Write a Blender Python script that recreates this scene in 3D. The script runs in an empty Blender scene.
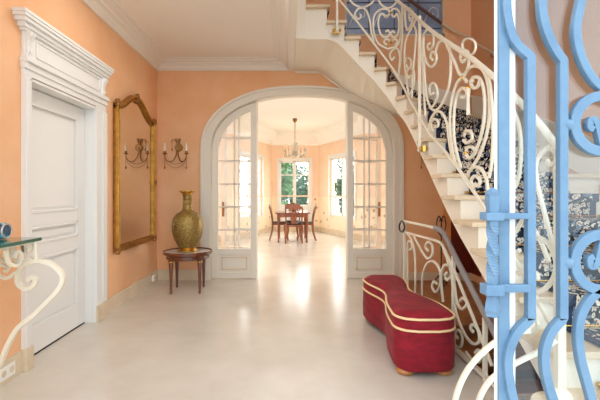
import bpy, bmesh, math, random
from mathutils import Vector, Matrix
random.seed(7)
PI = math.pi
V = Vector
C = bpy.context.scene.collection
SC = bpy.context.scene
F, CX, CY, H = 400.0, 288.0, 192.0, 1.25     # focal length in px, vanishing point, eye height

def s2l(c):
    c = c / 255.0
    return c / 12.92 if c <= 0.04045 else ((c + 0.055) / 1.055) ** 2.4
def rgb(t):
    return (s2l(t[0]), s2l(t[1]), s2l(t[2]), 1.0)

# ------------------------------------------------------------------ materials
def mat(name, col, rough=0.5, metal=0.0, col2=None, scale=6.0, detail=4.0, lo=0.35, hi=0.65, bump=0.0, bscale=None, spec=None, coat=0.0, sheen=0.0, stretch=None):
    m = bpy.data.materials.new(name)
    m.use_nodes = True
    nt = m.node_tree
    b = nt.nodes['Principled BSDF']
    b.inputs['Base Color'].default_value = rgb(col)
    b.inputs['Roughness'].default_value = rough
    b.inputs['Metallic'].default_value = metal
    if spec is not None: b.inputs['Specular IOR Level'].default_value = spec
    if coat: b.inputs['Coat Weight'].default_value = coat
    if sheen:
        b.inputs['Sheen Weight'].default_value = sheen
        b.inputs['Sheen Roughness'].default_value = 0.4
        b.inputs['Sheen Tint'].default_value = rgb((255, 190, 190))
    tc = nt.nodes.new('ShaderNodeTexCoord')
    src = tc.outputs['Object']
    if stretch:
        mp = nt.nodes.new('ShaderNodeMapping'); mp.inputs['Scale'].default_value = stretch
        nt.links.new(src, mp.inputs['Vector']); src = mp.outputs['Vector']
    if col2 is not None:
        n = nt.nodes.new('ShaderNodeTexNoise')
        n.inputs['Scale'].default_value = scale; n.inputs['Detail'].default_value = detail
        n.inputs['Roughness'].default_value = 0.62
        nt.links.new(src, n.inputs['Vector'])
        r = nt.nodes.new('ShaderNodeValToRGB')
        r.color_ramp.elements[0].position = lo; r.color_ramp.elements[0].color = rgb(col)
        r.color_ramp.elements[1].position = hi; r.color_ramp.elements[1].color = rgb(col2)
        nt.links.new(n.outputs['Fac'], r.inputs['Fac'])
        nt.links.new(r.outputs['Color'], b.inputs['Base Color'])
    if bump:
        n2 = nt.nodes.new('ShaderNodeTexNoise')
        n2.inputs['Scale'].default_value = bscale or scale * 4; n2.inputs['Detail'].default_value = 3
        nt.links.new(src, n2.inputs['Vector'])
        bp = nt.nodes.new('ShaderNodeBump'); bp.inputs['Strength'].default_value = bump; bp.inputs['Distance'].default_value = 0.01
        nt.links.new(n2.outputs['Fac'], bp.inputs['Height']); nt.links.new(bp.outputs['Normal'], b.inputs['Normal'])
    return m

def glass_mat(name, tint=(255, 255, 255), refl=0.03, rough=0.0):
    m = bpy.data.materials.new(name); m.use_nodes = True
    nt = m.node_tree; nt.nodes.clear()
    out = nt.nodes.new('ShaderNodeOutputMaterial')
    tr = nt.nodes.new('ShaderNodeBsdfTransparent'); tr.inputs['Color'].default_value = rgb(tint)
    gl = nt.nodes.new('ShaderNodeBsdfGlossy'); gl.inputs['Roughness'].default_value = rough
    lw = nt.nodes.new('ShaderNodeLayerWeight'); lw.inputs['Blend'].default_value = 0.5
    pw = nt.nodes.new('ShaderNodeMath'); pw.operation = 'POWER'; pw.inputs[1].default_value = 4.0
    nt.links.new(lw.outputs['Facing'], pw.inputs[0])
    fr = nt.nodes.new('ShaderNodeMath'); fr.operation = 'MULTIPLY_ADD'; fr.inputs[1].default_value = 0.6; fr.inputs[2].default_value = refl
    nt.links.new(pw.outputs[0], fr.inputs[0])
    mx = nt.nodes.new('ShaderNodeMixShader')
    nt.links.new(fr.outputs[0], mx.inputs['Fac']); nt.links.new(tr.outputs[0], mx.inputs[1]); nt.links.new(gl.outputs[0], mx.inputs[2])
    nt.links.new(mx.outputs[0], out.inputs['Surface'])
    return m

M = {}
M['wall'] = mat('peach_paint', (239, 190, 148), 0.75, col2=(233, 176, 128), scale=2.6, detail=8, lo=0.3, hi=0.7, bump=0.06, bscale=30)
M['ceiling'] = mat('ceiling_paint', (240, 230, 216), 0.8)
M['cornice'] = mat('plaster_moulding', (236, 228, 216), 0.6)
M['floor'] = mat('polished_limestone', (216, 209, 198), 0.2, col2=(202, 193, 180), scale=1.6, detail=9, lo=0.35, hi=0.7, spec=0.5)
M['base'] = mat('beige_stone', (224, 208, 182), 0.4, col2=(214, 195, 166), scale=5)
M['white'] = mat('white_paint', (232, 231, 228), 0.42)
M['cream'] = mat('cream_door_paint', (228, 219, 204), 0.45)
M['stair'] = mat('cream_stair_paint', (236, 226, 208), 0.5)
M['tread'] = mat('pale_tread_wood', (222, 202, 172), 0.5, col2=(210, 188, 156), scale=5)
M['iron'] = mat('ivory_iron', (232, 224, 204), 0.42)
M['blue'] = mat('blue_iron', (100, 131, 158), 0.42, col2=(86, 118, 147), scale=14, lo=0.45, hi=0.75, bump=0.15, bscale=45)
M['grip'] = mat('worn_grey_handrail', (140, 134, 132), 0.45)
M['railwood'] = mat('dark_handrail_wood', (92, 58, 40), 0.4)
M['gold'] = mat('gilded_wood', (190, 138, 58), 0.36, 0.75, col2=(140, 95, 38), scale=16, lo=0.4, hi=0.75, bump=0.25, bscale=40)
M['bronze'] = mat('dark_bronze', (148, 102, 52), 0.4, 0.6)
M['brass'] = mat('polished_brass', (214, 170, 84), 0.25, 0.9)
M['mirror'] = mat('mirror_glass', (248, 242, 230), 0.02, 1.0)
M['wood'] = mat('mahogany', (124, 66, 32), 0.3, col2=(90, 44, 22), scale=5, stretch=(1, 1, 0.15), coat=0.3)
M['chairwood'] = mat('reddish_walnut', (168, 92, 46), 0.28, col2=(126, 64, 32), scale=6, stretch=(1, 1, 0.2), coat=0.3)
M['footwood'] = mat('honey_oak', (186, 122, 66), 0.4, col2=(160, 98, 50), scale=9)
M['marble'] = mat('white_marble', (214, 208, 200), 0.15, col2=(168, 162, 156), scale=9, lo=0.45, hi=0.8)
M['velvet'] = mat('crimson_velvet', (118, 4, 24), 0.85, col2=(160, 14, 38), scale=9, detail=6, lo=0.35, hi=0.75, bump=0.3, bscale=120, sheen=0.08, stretch=(1, 1, 2.2))
M['piping'] = mat('cream_piping', (240, 208, 160), 0.7)
M['wax'] = mat('ivory_candle', (246, 238, 222), 0.5)
M['black'] = mat('black_iron', (44, 36, 30), 0.5)
M['red'] = mat('oxblood_paint', (104, 30, 14), 0.45)
M['brown'] = mat('tan_stair_wood', (160, 110, 72), 0.45, col2=(134, 88, 54), scale=4, stretch=(1, 4, 1))
M['cellar'] = mat('ochre_plaster', (182, 132, 84), 0.8, col2=(166, 116, 72), scale=3)
M['crystal'] = mat('smoky_crystal', (206, 196, 180), 0.12, 0.3)
M['socket'] = mat('white_plastic', (238, 238, 232), 0.35)
M['dark'] = mat('painted_gap_shade', (38, 36, 34), 0.6)  # near-black colour standing in for the shade round the white door
M['seatfab'] = mat('dark_seat_leather', (52, 38, 30), 0.5)
M['lawn'] = mat('lawn', (92, 132, 60), 0.9, col2=(66, 104, 44), scale=3)
M['bark'] = mat('bark', (96, 78, 60), 0.9)
M['leaf1'] = mat('leaf_green', (92, 138, 66), 0.6, col2=(46, 88, 44), scale=2.0, lo=0.35, hi=0.65)
M['leaf2'] = mat('leaf_dark', (56, 104, 66), 0.6, col2=(28, 66, 44), scale=2.0, lo=0.35, hi=0.65)
M['house'] = mat('white_render', (232, 228, 222), 0.8)
M['glass'] = glass_mat('window_glass')
M['doorglass'] = glass_mat('reflective_door_glass', (246, 250, 252), refl=0.07)
M['greenglass'] = mat('green_plate_glass', (36, 92, 78), 0.06, 0.0, coat=0.5)
M['slate_glass'] = mat('blue_grey_leaded_glass', (156, 176, 206), 0.25, col2=(130, 148, 176), scale=3)
M['lead'] = mat('lead_came', (70, 76, 86), 0.5)
def turquoise():
    m = mat('turquoise_glaze', (8, 60, 100), 0.12, col2=(70, 180, 210), scale=22, lo=0.45, hi=0.6, coat=0.4); return m
M['turq'] = turquoise()

def vase_mat():
    m = mat('chased_brass', (168, 134, 70), 0.42, 0.55)
    nt = m.node_tree; b = nt.nodes['Principled BSDF']
    tc = nt.nodes.new('ShaderNodeTexCoord')
    v = nt.nodes.new('ShaderNodeTexVoronoi'); v.inputs['Scale'].default_value = 60
    nt.links.new(tc.outputs['Object'], v.inputs['Vector'])
    r = nt.nodes.new('ShaderNodeValToRGB')
    r.color_ramp.elements[0].position = 0.15; r.color_ramp.elements[0].color = rgb((182, 152, 84))
    r.color_ramp.elements[1].position = 0.6; r.color_ramp.elements[1].color = rgb((134, 108, 56))
    nt.links.new(v.outputs['Distance'], r.inputs['Fac']); nt.links.new(r.outputs['Color'], b.inputs['Base Color'])
    bp = nt.nodes.new('ShaderNodeBump'); bp.inputs['Strength'].default_value = 0.5; bp.inputs['Distance'].default_value = 0.006
    nt.links.new(v.outputs['Distance'], bp.inputs['Height']); nt.links.new(bp.outputs['Normal'], b.inputs['Normal'])
    return m
M['vase'] = vase_mat()

def runner_mat():
    m = mat('floral_carpet', (26, 22, 26), 0.95, spec=0.1)
    nt = m.node_tree; b = nt.nodes['Principled BSDF']; L = nt.links.new
    tc = nt.nodes.new('ShaderNodeTexCoord')
    nz = nt.nodes.new('ShaderNodeTexNoise'); nz.inputs['Scale'].default_value = 20
    L(tc.outputs['Object'], nz.inputs['Vector'])
    mixv = nt.nodes.new('ShaderNodeMixRGB'); mixv.inputs['Fac'].default_value = 0.06
    L(tc.outputs['Object'], mixv.inputs['Color1']); L(nz.outputs['Color'], mixv.inputs['Color2'])
    v = nt.nodes.new('ShaderNodeTexVoronoi'); v.inputs['Scale'].default_value = 36
    L(mixv.outputs['Color'], v.inputs['Vector'])
    r = nt.nodes.new('ShaderNodeValToRGB'); r.color_ramp.interpolation = 'CONSTANT'
    e = r.color_ramp.elements
    e[0].position = 0.0; e[0].color = rgb((150, 108, 76))
    e[1].position = 0.24; e[1].color = rgb((222, 208, 188))
    e.new(0.53).color = rgb((26, 24, 32))
    L(v.outputs['Distance'], r.inputs['Fac'])
    sx = nt.nodes.new('ShaderNodeSeparateXYZ'); L(v.outputs['Color'], sx.inputs[0])
    gt = nt.nodes.new('ShaderNodeMath'); gt.operation = 'GREATER_THAN'; gt.inputs[1].default_value = 0.68; L(sx.outputs[0], gt.inputs[0])
    mx = nt.nodes.new('ShaderNodeMixRGB'); mx.blend_type = 'MULTIPLY'; mx.inputs['Color2'].default_value = rgb((120, 150, 186))
    L(gt.outputs[0], mx.inputs['Fac'])
    L(r.outputs['Color'], mx.inputs['Color1']); L(mx.outputs['Color'], b.inputs['Base Color'])
    return m
M['runner'] = runner_mat()
M['border'] = mat('navy_carpet_border', (38, 52, 84), 0.95, col2=(24, 32, 56), scale=30)

def dado_mat():
    m = mat('floral_wallpaper', (246, 226, 196), 0.8)
    nt = m.node_tree; b = nt.nodes['Principled BSDF']; L = nt.links.new
    tc = nt.nodes.new('ShaderNodeTexCoord')
    v = nt.nodes.new('ShaderNodeTexVoronoi'); v.inputs['Scale'].default_value = 4.2
    L(tc.outputs['Object'], v.inputs['Vector'])
    r = nt.nodes.new('ShaderNodeValToRGB')
    r.color_ramp.elements[0].position = 0.14; r.color_ramp.elements[0].color = rgb((192, 148, 122))
    r.color_ramp.elements[1].position = 0.24; r.color_ramp.elements[1].color = rgb((246, 226, 196))
    L(v.outputs['Distance'], r.inputs['Fac']); L(r.outputs['Color'], b.inputs['Base Color'])
    return m
M['dado'] = dado_mat()
M['dwall'] = mat('dining_peach_paint', (247, 220, 194), 0.8, col2=(244, 211, 182), scale=2.5)
M['dceil'] = mat('dining_ceiling_paint', (250, 247, 240), 0.8)

# ------------------------------------------------------------------ mesh helpers
def obj(name, bm, m, parent=None, smooth=False, bevel=0.0, loc=None):
    me = bpy.data.meshes.new(name)
    bmesh.ops.recalc_face_normals(bm, faces=bm.faces)
    bm.to_mesh(me); bm.free()
    if smooth:
        for p in me.polygons: p.use_smooth = True
        try: me.set_sharp_from_angle(angle=math.radians(40))
        except Exception: pass
    o = bpy.data.objects.new(name, me); C.objects.link(o)
    for mm in (m if isinstance(m, (list, tuple)) else [m]): me.materials.append(mm)
    if loc is not None: o.location = loc
    if parent is not None:
        o.parent = parent
    if bevel:
        md = o.modifiers.new('bevel', 'BEVEL'); md.width = bevel; md.segments = 2; md.limit_method = 'ANGLE'
    return o

def tag(o, label, cat, group=None, kind=None):
    o['label'] = label; o['category'] = cat
    if group: o['group'] = group
    if kind: o['kind'] = kind
    return o
def thing(name, label, cat, loc=(0, 0, 0), rotz=0.0, group=None, kind=None):
    o = bpy.data.objects.new(name, None); C.objects.link(o)
    o.location = loc; o.rotation_euler = (0, 0, rotz); o.empty_display_size = 0.1
    return tag(o, label, cat, group, kind)
def struct(name, bm, m, label, cat, smooth=False, bevel=0.0):
    return tag(obj(name, bm, m, None, smooth, bevel), label, cat, None, 'structure')
def copy_tree(o, parent=None):
    c = o.copy(); C.objects.link(c)
    if parent is not None: c.parent = parent
    for ch in list(o.children): copy_tree(ch, c)
    return c

def NB(): return bmesh.new()
def bx(bm, x0, x1, y0, y1, z0, z1, mi=0):
    vs = [bm.verts.new((x, y, z)) for z in (z0, z1) for y in (y0, y1) for x in (x0, x1)]
    for f in ((0, 2, 3, 1), (4, 5, 7, 6), (0, 1, 5, 4), (2, 6, 7, 3), (0, 4, 6, 2), (1, 3, 7, 5)):
        bm.faces.new([vs[i] for i in f]).material_index = mi
    return bm
def prism(bm, pts, fn, d0, d1, mi=0):
    """pts: 2D outline; fn(a,b,d)->3D point; extruded from d0 to d1"""
    A = [bm.verts.new(fn(a, b, d0)) for a, b in pts]
    B = [bm.verts.new(fn(a, b, d1)) for a, b in pts]
    n = len(pts)
    bm.faces.new(A).material_index = mi; bm.faces.new(B[::-1]).material_index = mi
    for i in range(n):
        bm.faces.new([A[i], B[i], B[(i + 1) % n], A[(i + 1) % n]]).material_index = mi
    return bm
XZ = lambda a, b, d: (a, d, b)      # outline in x,z extruded along y
YZ = lambda a, b, d: (d, a, b)      # outline in y,z extruded along x
XY = lambda a, b, d: (a, b, d)      # outline in x,y extruded along z

def circ(r, n=8, ry=None):
    return [(r * math.cos(2 * PI * i / n), (ry or r) * math.sin(2 * PI * i / n)) for i in range(n)]
def rect(w, d):
    return [(-w / 2, -d / 2), (w / 2, -d / 2), (w / 2, d / 2), (-w / 2, d / 2)]
def sweep(bm, pts, prof, normal=None, closed=False, scale=None, twist=None):
    """sweep a profile (side, normal) along 3D points; normal fixed vector, list, or None for a stable frame"""
    pts = [V(p) for p in pts]; n = len(pts); rings = []
    prev = None
    for i, p in enumerate(pts):
        a = pts[(i - 1) % n] if (closed or i > 0) else p
        b = pts[(i + 1) % n] if (closed or i < n - 1) else p
        t = (b - a)
        if t.length < 1e-9: t = V((0, 0, 1))
        t.normalize()
        if normal is None:
            if prev is None:
                nn = V((0, 0, 1)) if abs(t.z) < 0.9 else V((0, 1, 0))
            else: nn = prev
        else:
            nn = V(normal[i]) if isinstance(normal, list) else V(normal)
        nn = nn - t * nn.dot(t)
        if nn.length < 1e-6: nn = t.orthogonal()
        nn.normalize(); prev = nn
        sd = t.cross(nn)
        k = 1.0 if scale is None else (scale(i / (n - 1)) if callable(scale) else scale[i])
        if twist is not None:
            tw = twist(i / (n - 1)); c, s = math.cos(tw), math.sin(tw)
            sd, nn2 = sd * c + nn * s, nn * c - sd * s
        else: nn2 = nn
        rings.append([bm.verts.new(p + sd * (u * k) + nn2 * (w * k)) for u, w in prof])
    m = len(prof)
    R = range(n) if closed else range(n - 1)
    for i in R:
        r0, r1 = rings[i], rings[(i + 1) % n]
        for j in range(m):
            bm.faces.new([r0[j], r0[(j + 1) % m], r1[(j + 1) % m], r1[j]])
    if not closed:
        bm.faces.new(rings[0][::-1]); bm.faces.new(rings[-1])
    return bm
def tube(bm, pts, r, n=8, **k): return sweep(bm, pts, circ(r, n), **k)
def lathe(bm, prof, n=28, c=(0, 0, 0)):
    rings = []
    for r, z in prof:
        if r < 1e-5: rings.append([bm.verts.new((c[0], c[1], c[2] + z))])
        else: rings.append([bm.verts.new((c[0] + r * math.cos(2 * PI * i / n), c[1] + r * math.sin(2 * PI * i / n), c[2] + z)) for i in range(n)])
    for a, b in zip(rings, rings[1:]):
        for i in range(n):
            j = (i + 1) % n
            if len(a) == 1 and len(b) == 1: continue
            if len(a) == 1: bm.faces.new([a[0], b[j], b[i]])
            elif len(b) == 1: bm.faces.new([a[i], a[j], b[0]])
            else: bm.faces.new([a[i], a[j], b[j], b[i]])
    if len(rings[0]) > 1: bm.faces.new(rings[0][::-1])
    if len(rings[-1]) > 1: bm.faces.new(rings[-1])
    return bm
def ball(bm, c, r, seg=12, sz=1.0):
    prof = [(r * math.sin(PI * i / 8), -r * sz * math.cos(PI * i / 8)) for i in range(9)]
    prof[0] = (0, -r * sz); prof[-1] = (0, r * sz)
    return lathe(bm, prof, seg, c)
def cr(pts, n=6, closed=False):
    """Catmull-Rom through points (any dimension tuples)"""
    P = [tuple(p) for p in pts]; out = []; N = len(P)
    seg = range(N) if closed else range(N - 1)
    for i in seg:
        p1, p2 = P[i], P[(i + 1) % N]
        p0 = P[i - 1] if (closed or i > 0) else tuple(2 * a - b for a, b in zip(p1, p2))
        p3 = P[(i + 2) % N] if (closed or i < N - 2) else tuple(2 * b - a for a, b in zip(p1, p2))
        for k in range(n):
            t = k / n
            out.append(tuple(0.5 * (2 * b + (c - a) * t + (2 * a - 5 * b + 4 * c - d) * t * t + (3 * b - a - 3 * c + d) * t ** 3) for a, b, c, d in zip(p0, p1, p2, p3)))
    if not closed: out.append(P[-1])
    return out
def spiral(cx, cy, r0, r1, a0, a1, n=18):
    return [(cx + (r0 + (r1 - r0) * i / n) * math.cos(a0 + (a1 - a0) * i / n), cy + (r0 + (r1 - r0) * i / n) * math.sin(a0 + (a1 - a0) * i / n)) for i in range(n + 1)]
def on_y(Y): return lambda x, y: V(((x - CX) / F * Y, Y, H - (y - CY) / F * Y))   # a measured point on the plane y = Y
def on_x(X):
    def f(x, y):
        Y = X * F / (x - CX)
        return V((X, Y, H - (y - CY) / F * Y))
    return f

# ------------------------------------------------------------------ camera and light
cam = bpy.data.cameras.new('camera'); co = bpy.data.objects.new('camera', cam); C.objects.link(co)
co.location = (0, 0, H); co.rotation_euler = (PI / 2, 0, 0)
cam.sensor_width = 36; cam.lens = 24; cam.shift_x = 0.02; cam.shift_y = -8 / 600; cam.clip_start = 0.05; cam.clip_end = 200
SC.camera = co
SC.view_settings.view_transform = 'Standard'; SC.view_settings.look = 'None'
SC.view_settings.gamma = 1; SC.view_settings.use_curve_mapping = False
SC.view_settings.exposure = 0.6
SC.cycles.use_denoising = True
SC.cycles.max_bounces = 10; SC.cycles.diffuse_bounces = 6; SC.cycles.transparent_max_bounces = 24
SC.cycles.sample_clamp_indirect = 6
SC.cycles.caustics_reflective = False; SC.cycles.caustics_refractive = False
w = bpy.data.worlds.new('sky'); SC.world = w; w.use_nodes = True
nt = w.node_tree; wb = nt.nodes['Background']
tc = nt.nodes.new('ShaderNodeTexCoord'); sp = nt.nodes.new('ShaderNodeSeparateXYZ'); nt.links.new(tc.outputs['Generated'], sp.inputs[0])
def ramp(sock, lo, hi, e0, e1):
    mr_ = nt.nodes.new('ShaderNodeMapRange'); mr_.inputs[1].default_value = lo; mr_.inputs[2].default_value = hi
    nt.links.new(sock, mr_.inputs[0]); r = nt.nodes.new('ShaderNodeValToRGB')
    r.color_ramp.elements[0].color = (*e0, 1); r.color_ramp.elements[1].color = (*e1, 1)
    nt.links.new(mr_.outputs[0], r.inputs[0]); return r.outputs[0]
SKY_FRONT, SKY_GARDEN, SKY_GROUND = 2.0, 7.5, 0.45
fc = ramp(sp.outputs['Y'], -0.35, 0.45, (0.80, 0.92, 1.0), (1.0, 0.99, 0.95))
ml = nt.nodes.new('ShaderNodeMapRange'); ml.inputs[1].default_value = -0.35; ml.inputs[2].default_value = 0.45
ml.inputs[3].default_value = SKY_FRONT; ml.inputs[4].default_value = SKY_GARDEN; nt.links.new(sp.outputs['Y'], ml.inputs[0])
gz = nt.nodes.new('ShaderNodeMapRange'); gz.inputs[1].default_value = -0.12; gz.inputs[2].default_value = 0.04; gz.inputs[3].default_value = SKY_GROUND; gz.inputs[4].default_value = 1.0
nt.links.new(sp.outputs['Z'], gz.inputs[0])
mm = nt.nodes.new('ShaderNodeMath'); mm.operation = 'MULTIPLY'; nt.links.new(ml.outputs[0], mm.inputs[0]); nt.links.new(gz.outputs[0], mm.inputs[1])
nt.links.new(fc, wb.inputs['Color']); nt.links.new(mm.outputs[0], wb.inputs['Strength'])

def lamp(name, typ, loc, energy, size, col=(1, 0.93, 0.84), rot=(0, 0, 0)):
    l = bpy.data.lights.new(name, typ); l.energy = energy; l.color = col
    if typ == 'AREA': l.shape = 'DISK'; l.size = size
    else: l.shadow_soft_size = size
    o = bpy.data.objects.new(name, l); C.objects.link(o); o.location = loc; o.rotation_euler = rot
    return o
lamp('hall_fill_light', 'AREA', (-0.75, 3.2, 3.06), 13, 1.3, (1, 0.97, 0.93))  # unseen fill light without a fixture, added to brighten the hall
lamp('dining_fill_light', 'AREA', (0.2, 8.2, 3.12), 14, 2.6, (1, 0.97, 0.92))  # added fill for the dining room, no fixture; the chandelier stays unlit
# ------------------------------------------------------------------ shell
XL, XR, YB, YD, YF = -1.86, 2.60, 5.68, 5.83, 0.95     # left wall, right wall, back wall faces, front of the hall
bm = NB()
bx(bm, -3.2, 1.33, -0.6, YD, -0.12, 0)
bx(bm, 1.33, 3.6, -0.6, 1.95, -0.12, 0)
bx(bm, -3.2, 3.6, YD, 13.0, -0.12, 0)
struct('floor', bm, M['floor'], 'pale polished stone floor running through the arch into the dining room', 'floor')
bm = NB()
bx(bm, 1.335, XR, 3.75, YB - 0.001, -0.12, -0.001)
for k in range(1, 9):
    bx(bm, 1.335, XR, 3.75 - 0.27 * k, 3.77 - 0.27 * (k - 1), -0.19 * k - 0.12, -0.19 * k)
tag(obj('cellar_stairs', bm, M['brown']), 'tan wooden cellar stairs going down under the curved staircase', 'stairs', None, 'thing')
bm = NB()
bx(bm, 1.29, 1.334, 1.95, 5.6, -2.0, -0.12)
bx(bm, XR, XR + 0.05, 1.95, YB, -2.0, 0)
bx(bm, 1.335, XR, 1.9, 1.949, -2.0, -0.12); bx(bm, 1.335, XR, 3.76, 3.82, -2.0, -0.121); bx(bm, 1.335, XR, 1.95, 3.76, -2.05, -1.99)
struct('wall_cellar', bm, M['cellar'], 'ochre walls of the cellar stairwell below floor level', 'wall')

DY0, DY1, DZ = 2.862, 3.815, 2.04          # opening of the white door in the left wall
bm = NB()
bx(bm, XL - 0.16, XL, YF, DY0 - 0.02, 0, 3.3); bx(bm, XL - 0.16, XL, DY1 + 0.02, YB, 0, 3.3); bx(bm, XL - 0.16, XL, DY0 - 0.02, DY1 + 0.02, DZ + 0.02, 3.3)
bx(bm, XL - 0.16, XL, YF, YB, 3.3, 5.8)
struct('wall_left', bm, M['wall'], 'peach sponge-painted wall on the side of the white door and mirror', 'wall')
bm = NB()
bx(bm, XR, XR + 0.16, YF, YB, 0, 5.8)
struct('wall_right', bm, M['wall'], 'orange wall the curved staircase climbs along', 'wall')

bm = NB(); bx(bm, XL - 0.16, XR + 0.16, YF - 0.16, YF - 0.002, 2.85, 3.3); bx(bm, XL - 0.16, 0.2, YF - 0.16, YF - 0.002, 3.3, 5.9); bx(bm, 2.3, XR + 0.16, YF - 0.16, YF - 0.002, 3.3, 5.9); bx(bm, 0.2, 2.3, YF - 0.16, YF - 0.002, 5.6, 5.9)  # out of view; added to darken the stairwell, upper opening lets some light in
struct('wall_front', bm, M['wall'], 'unseen wall above the entrance opening, added to shade the stairwell', 'wall')
AC, SPR = 0.2, 1.85                      # arch centre x and springing height
def arch(x, hw, rise, n=2.25):
    t = min(1.0, abs(x - AC) / hw)
    return SPR + rise * max(0.0, 1 - t ** n) ** (1 / n)
def arch_pts(hw, rise, k=40):
    pts = []
    for i in range(k + 1):
        a = PI * i / k
        cx_ = math.cos(a); x = math.copysign(abs(cx_) ** (2 / 2.25), cx_); z = math.sin(a) ** (2 / 2.25)
        pts.append((AC + hw * x, SPR + rise * z))
    return pts                            # from right springing over the top to the left one
HW, RI = 1.31, 0.80
bm = NB()
ap = arch_pts(HW, RI)
prism(bm, [(XL, 0), (AC - HW, 0)] + ap[::-1] + [(AC + HW, 0), (XR, 0), (XR, 3.4), (XL, 3.4)], XZ, YB, YD)
WX0, WX1, WZ0, WZ1 = 0.80, 2.22, 3.46, 5.2
bx(bm, XL, WX0, YB, YD, 3.4, 5.8); bx(bm, WX1, XR, YB, YD, 3.4, 5.8)
bx(bm, WX0, WX1, YB, YD, 3.4, WZ0); bx(bm, WX0, WX1, YB, YD, WZ1, 5.8)
struct('wall_back', bm, M['wall'], 'orange sponge-painted wall pierced by the wide white arch', 'wall')

bm = NB(); bx(bm, XL, 0.03, YF, YB, 3.10, 3.5); bx(bm, 0.03, 0.085, YF, YB, 2.972, 3.5)
struct('ceiling', bm, M['ceiling'], 'plain pale ceiling over the hall', 'ceiling')
bm = NB(); bx(bm, XL, XR, YF, YB, 5.8, 5.9)
struct('ceiling_upper', bm, M['ceiling'], 'ceiling over the stairwell on the upper floor', 'ceiling')

# cornices
CP = [(0, 2.97), (0.025, 2.97), (0.03, 2.99), (0.045, 3.0), (0.06, 3.03), (0.10, 3.045), (0.105, 3.06), (0.15, 3.068), (0.155, 3.08), (0.20, 3.083), (0.205, 3.099), (0, 3.099)]
bm = NB(); n_ = len(CP)
def cornice_path(bm, corners, prof):
    # corners: list of functions p -> (x, y) for projection p from the walls
    rings = [[bm.verts.new((*c(p), z)) for p, z in prof] for c in corners]
    for a, b in zip(rings, rings[1:]):
        for j in range(len(prof)):
            k = (j + 1) % len(prof)
            bm.faces.new([a[j], a[k], b[k], b[j]])
    bm.faces.new(rings[0]); bm.faces.new(rings[-1][::-1])
cornice_path(bm, [lambda p: (XL + p, YF), lambda p: (XL + p, YB - p), lambda p: (0.03 - p, YB - p), lambda p: (0.03 - p, YF)], CP)
struct('trim_1', bm, M['cornice'], 'stepped white plaster cornice round the hall ceiling', 'cornice')

# baseboards
bm = NB(); bx(bm, XL, XL + 0.02, YF, 2.778, 0, 0.135); bx(bm, XL, XL + 0.02, 4.035, YB, 0, 0.135)
bx(bm, XL, XL + 0.014, YF, 2.778, 0.135, 0.15); bx(bm, XL, XL + 0.014, 4.035, YB, 0.135, 0.15)
struct('baseboard_left', bm, M['base'], 'beige baseboard along the wall of the white door', 'baseboard')
bm = NB(); bx(bm, XL, AC - 1.45, YB - 0.02, YB, 0, 0.135); bx(bm, XL, AC - 1.45, YB - 0.014, YB, 0.135, 0.15)
bx(bm, AC + 1.45, XR, YB - 0.02, YB, 0, 0.11)
struct('baseboard_back', bm, M['base'], 'beige baseboard at the foot of the arch wall', 'baseboard')

# arch casing and lining
def arch_strip(bm, a, b, y0, y1):
    pa = [(AC + a[0], 0)] + arch_pts(*a) + [(AC - a[0], 0)]
    pb = [(AC + b[0], 0)] + arch_pts(*b) + [(AC - b[0], 0)]
    A0 = [bm.verts.new((x, y0, z)) for x, z in pa]; A1 = [bm.verts.new((x, y1, z)) for x, z in pa]
    B0 = [bm.verts.new((x, y0, z)) for x, z in pb]; B1 = [bm.verts.new((x, y1, z)) for x, z in pb]
    for i in range(len(pa) - 1):
        for q in ((A0, B0), (B0, B1), (B1, A1), (A1, A0)):
            bm.faces.new([q[0][i], q[1][i], q[1][i + 1], q[0][i + 1]])
    bm.faces.new([A0[0], B0[0], B1[0], A1[0]]); bm.faces.new([A0[-1], B0[-1], B1[-1], A1[-1]])
bm = NB()
arch_strip(bm, (1.434, 0.905), (HW - 0.012, RI - 0.012), YB - 0.022, YB)
arch_strip(bm, (1.434, 0.905), (1.395, 0.872), YB - 0.045, YB - 0.022)
arch_strip(bm, (1.34, 0.825), (HW - 0.012, RI - 0.012), YB - 0.036, YB - 0.022)
arch_strip(bm, (HW, RI), (HW - 0.02, RI - 0.02), YB, YD + 0.02)
struct('trim_2', bm, M['cream'], 'cream moulded casing framing the wide basket arch', 'door frame')

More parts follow.
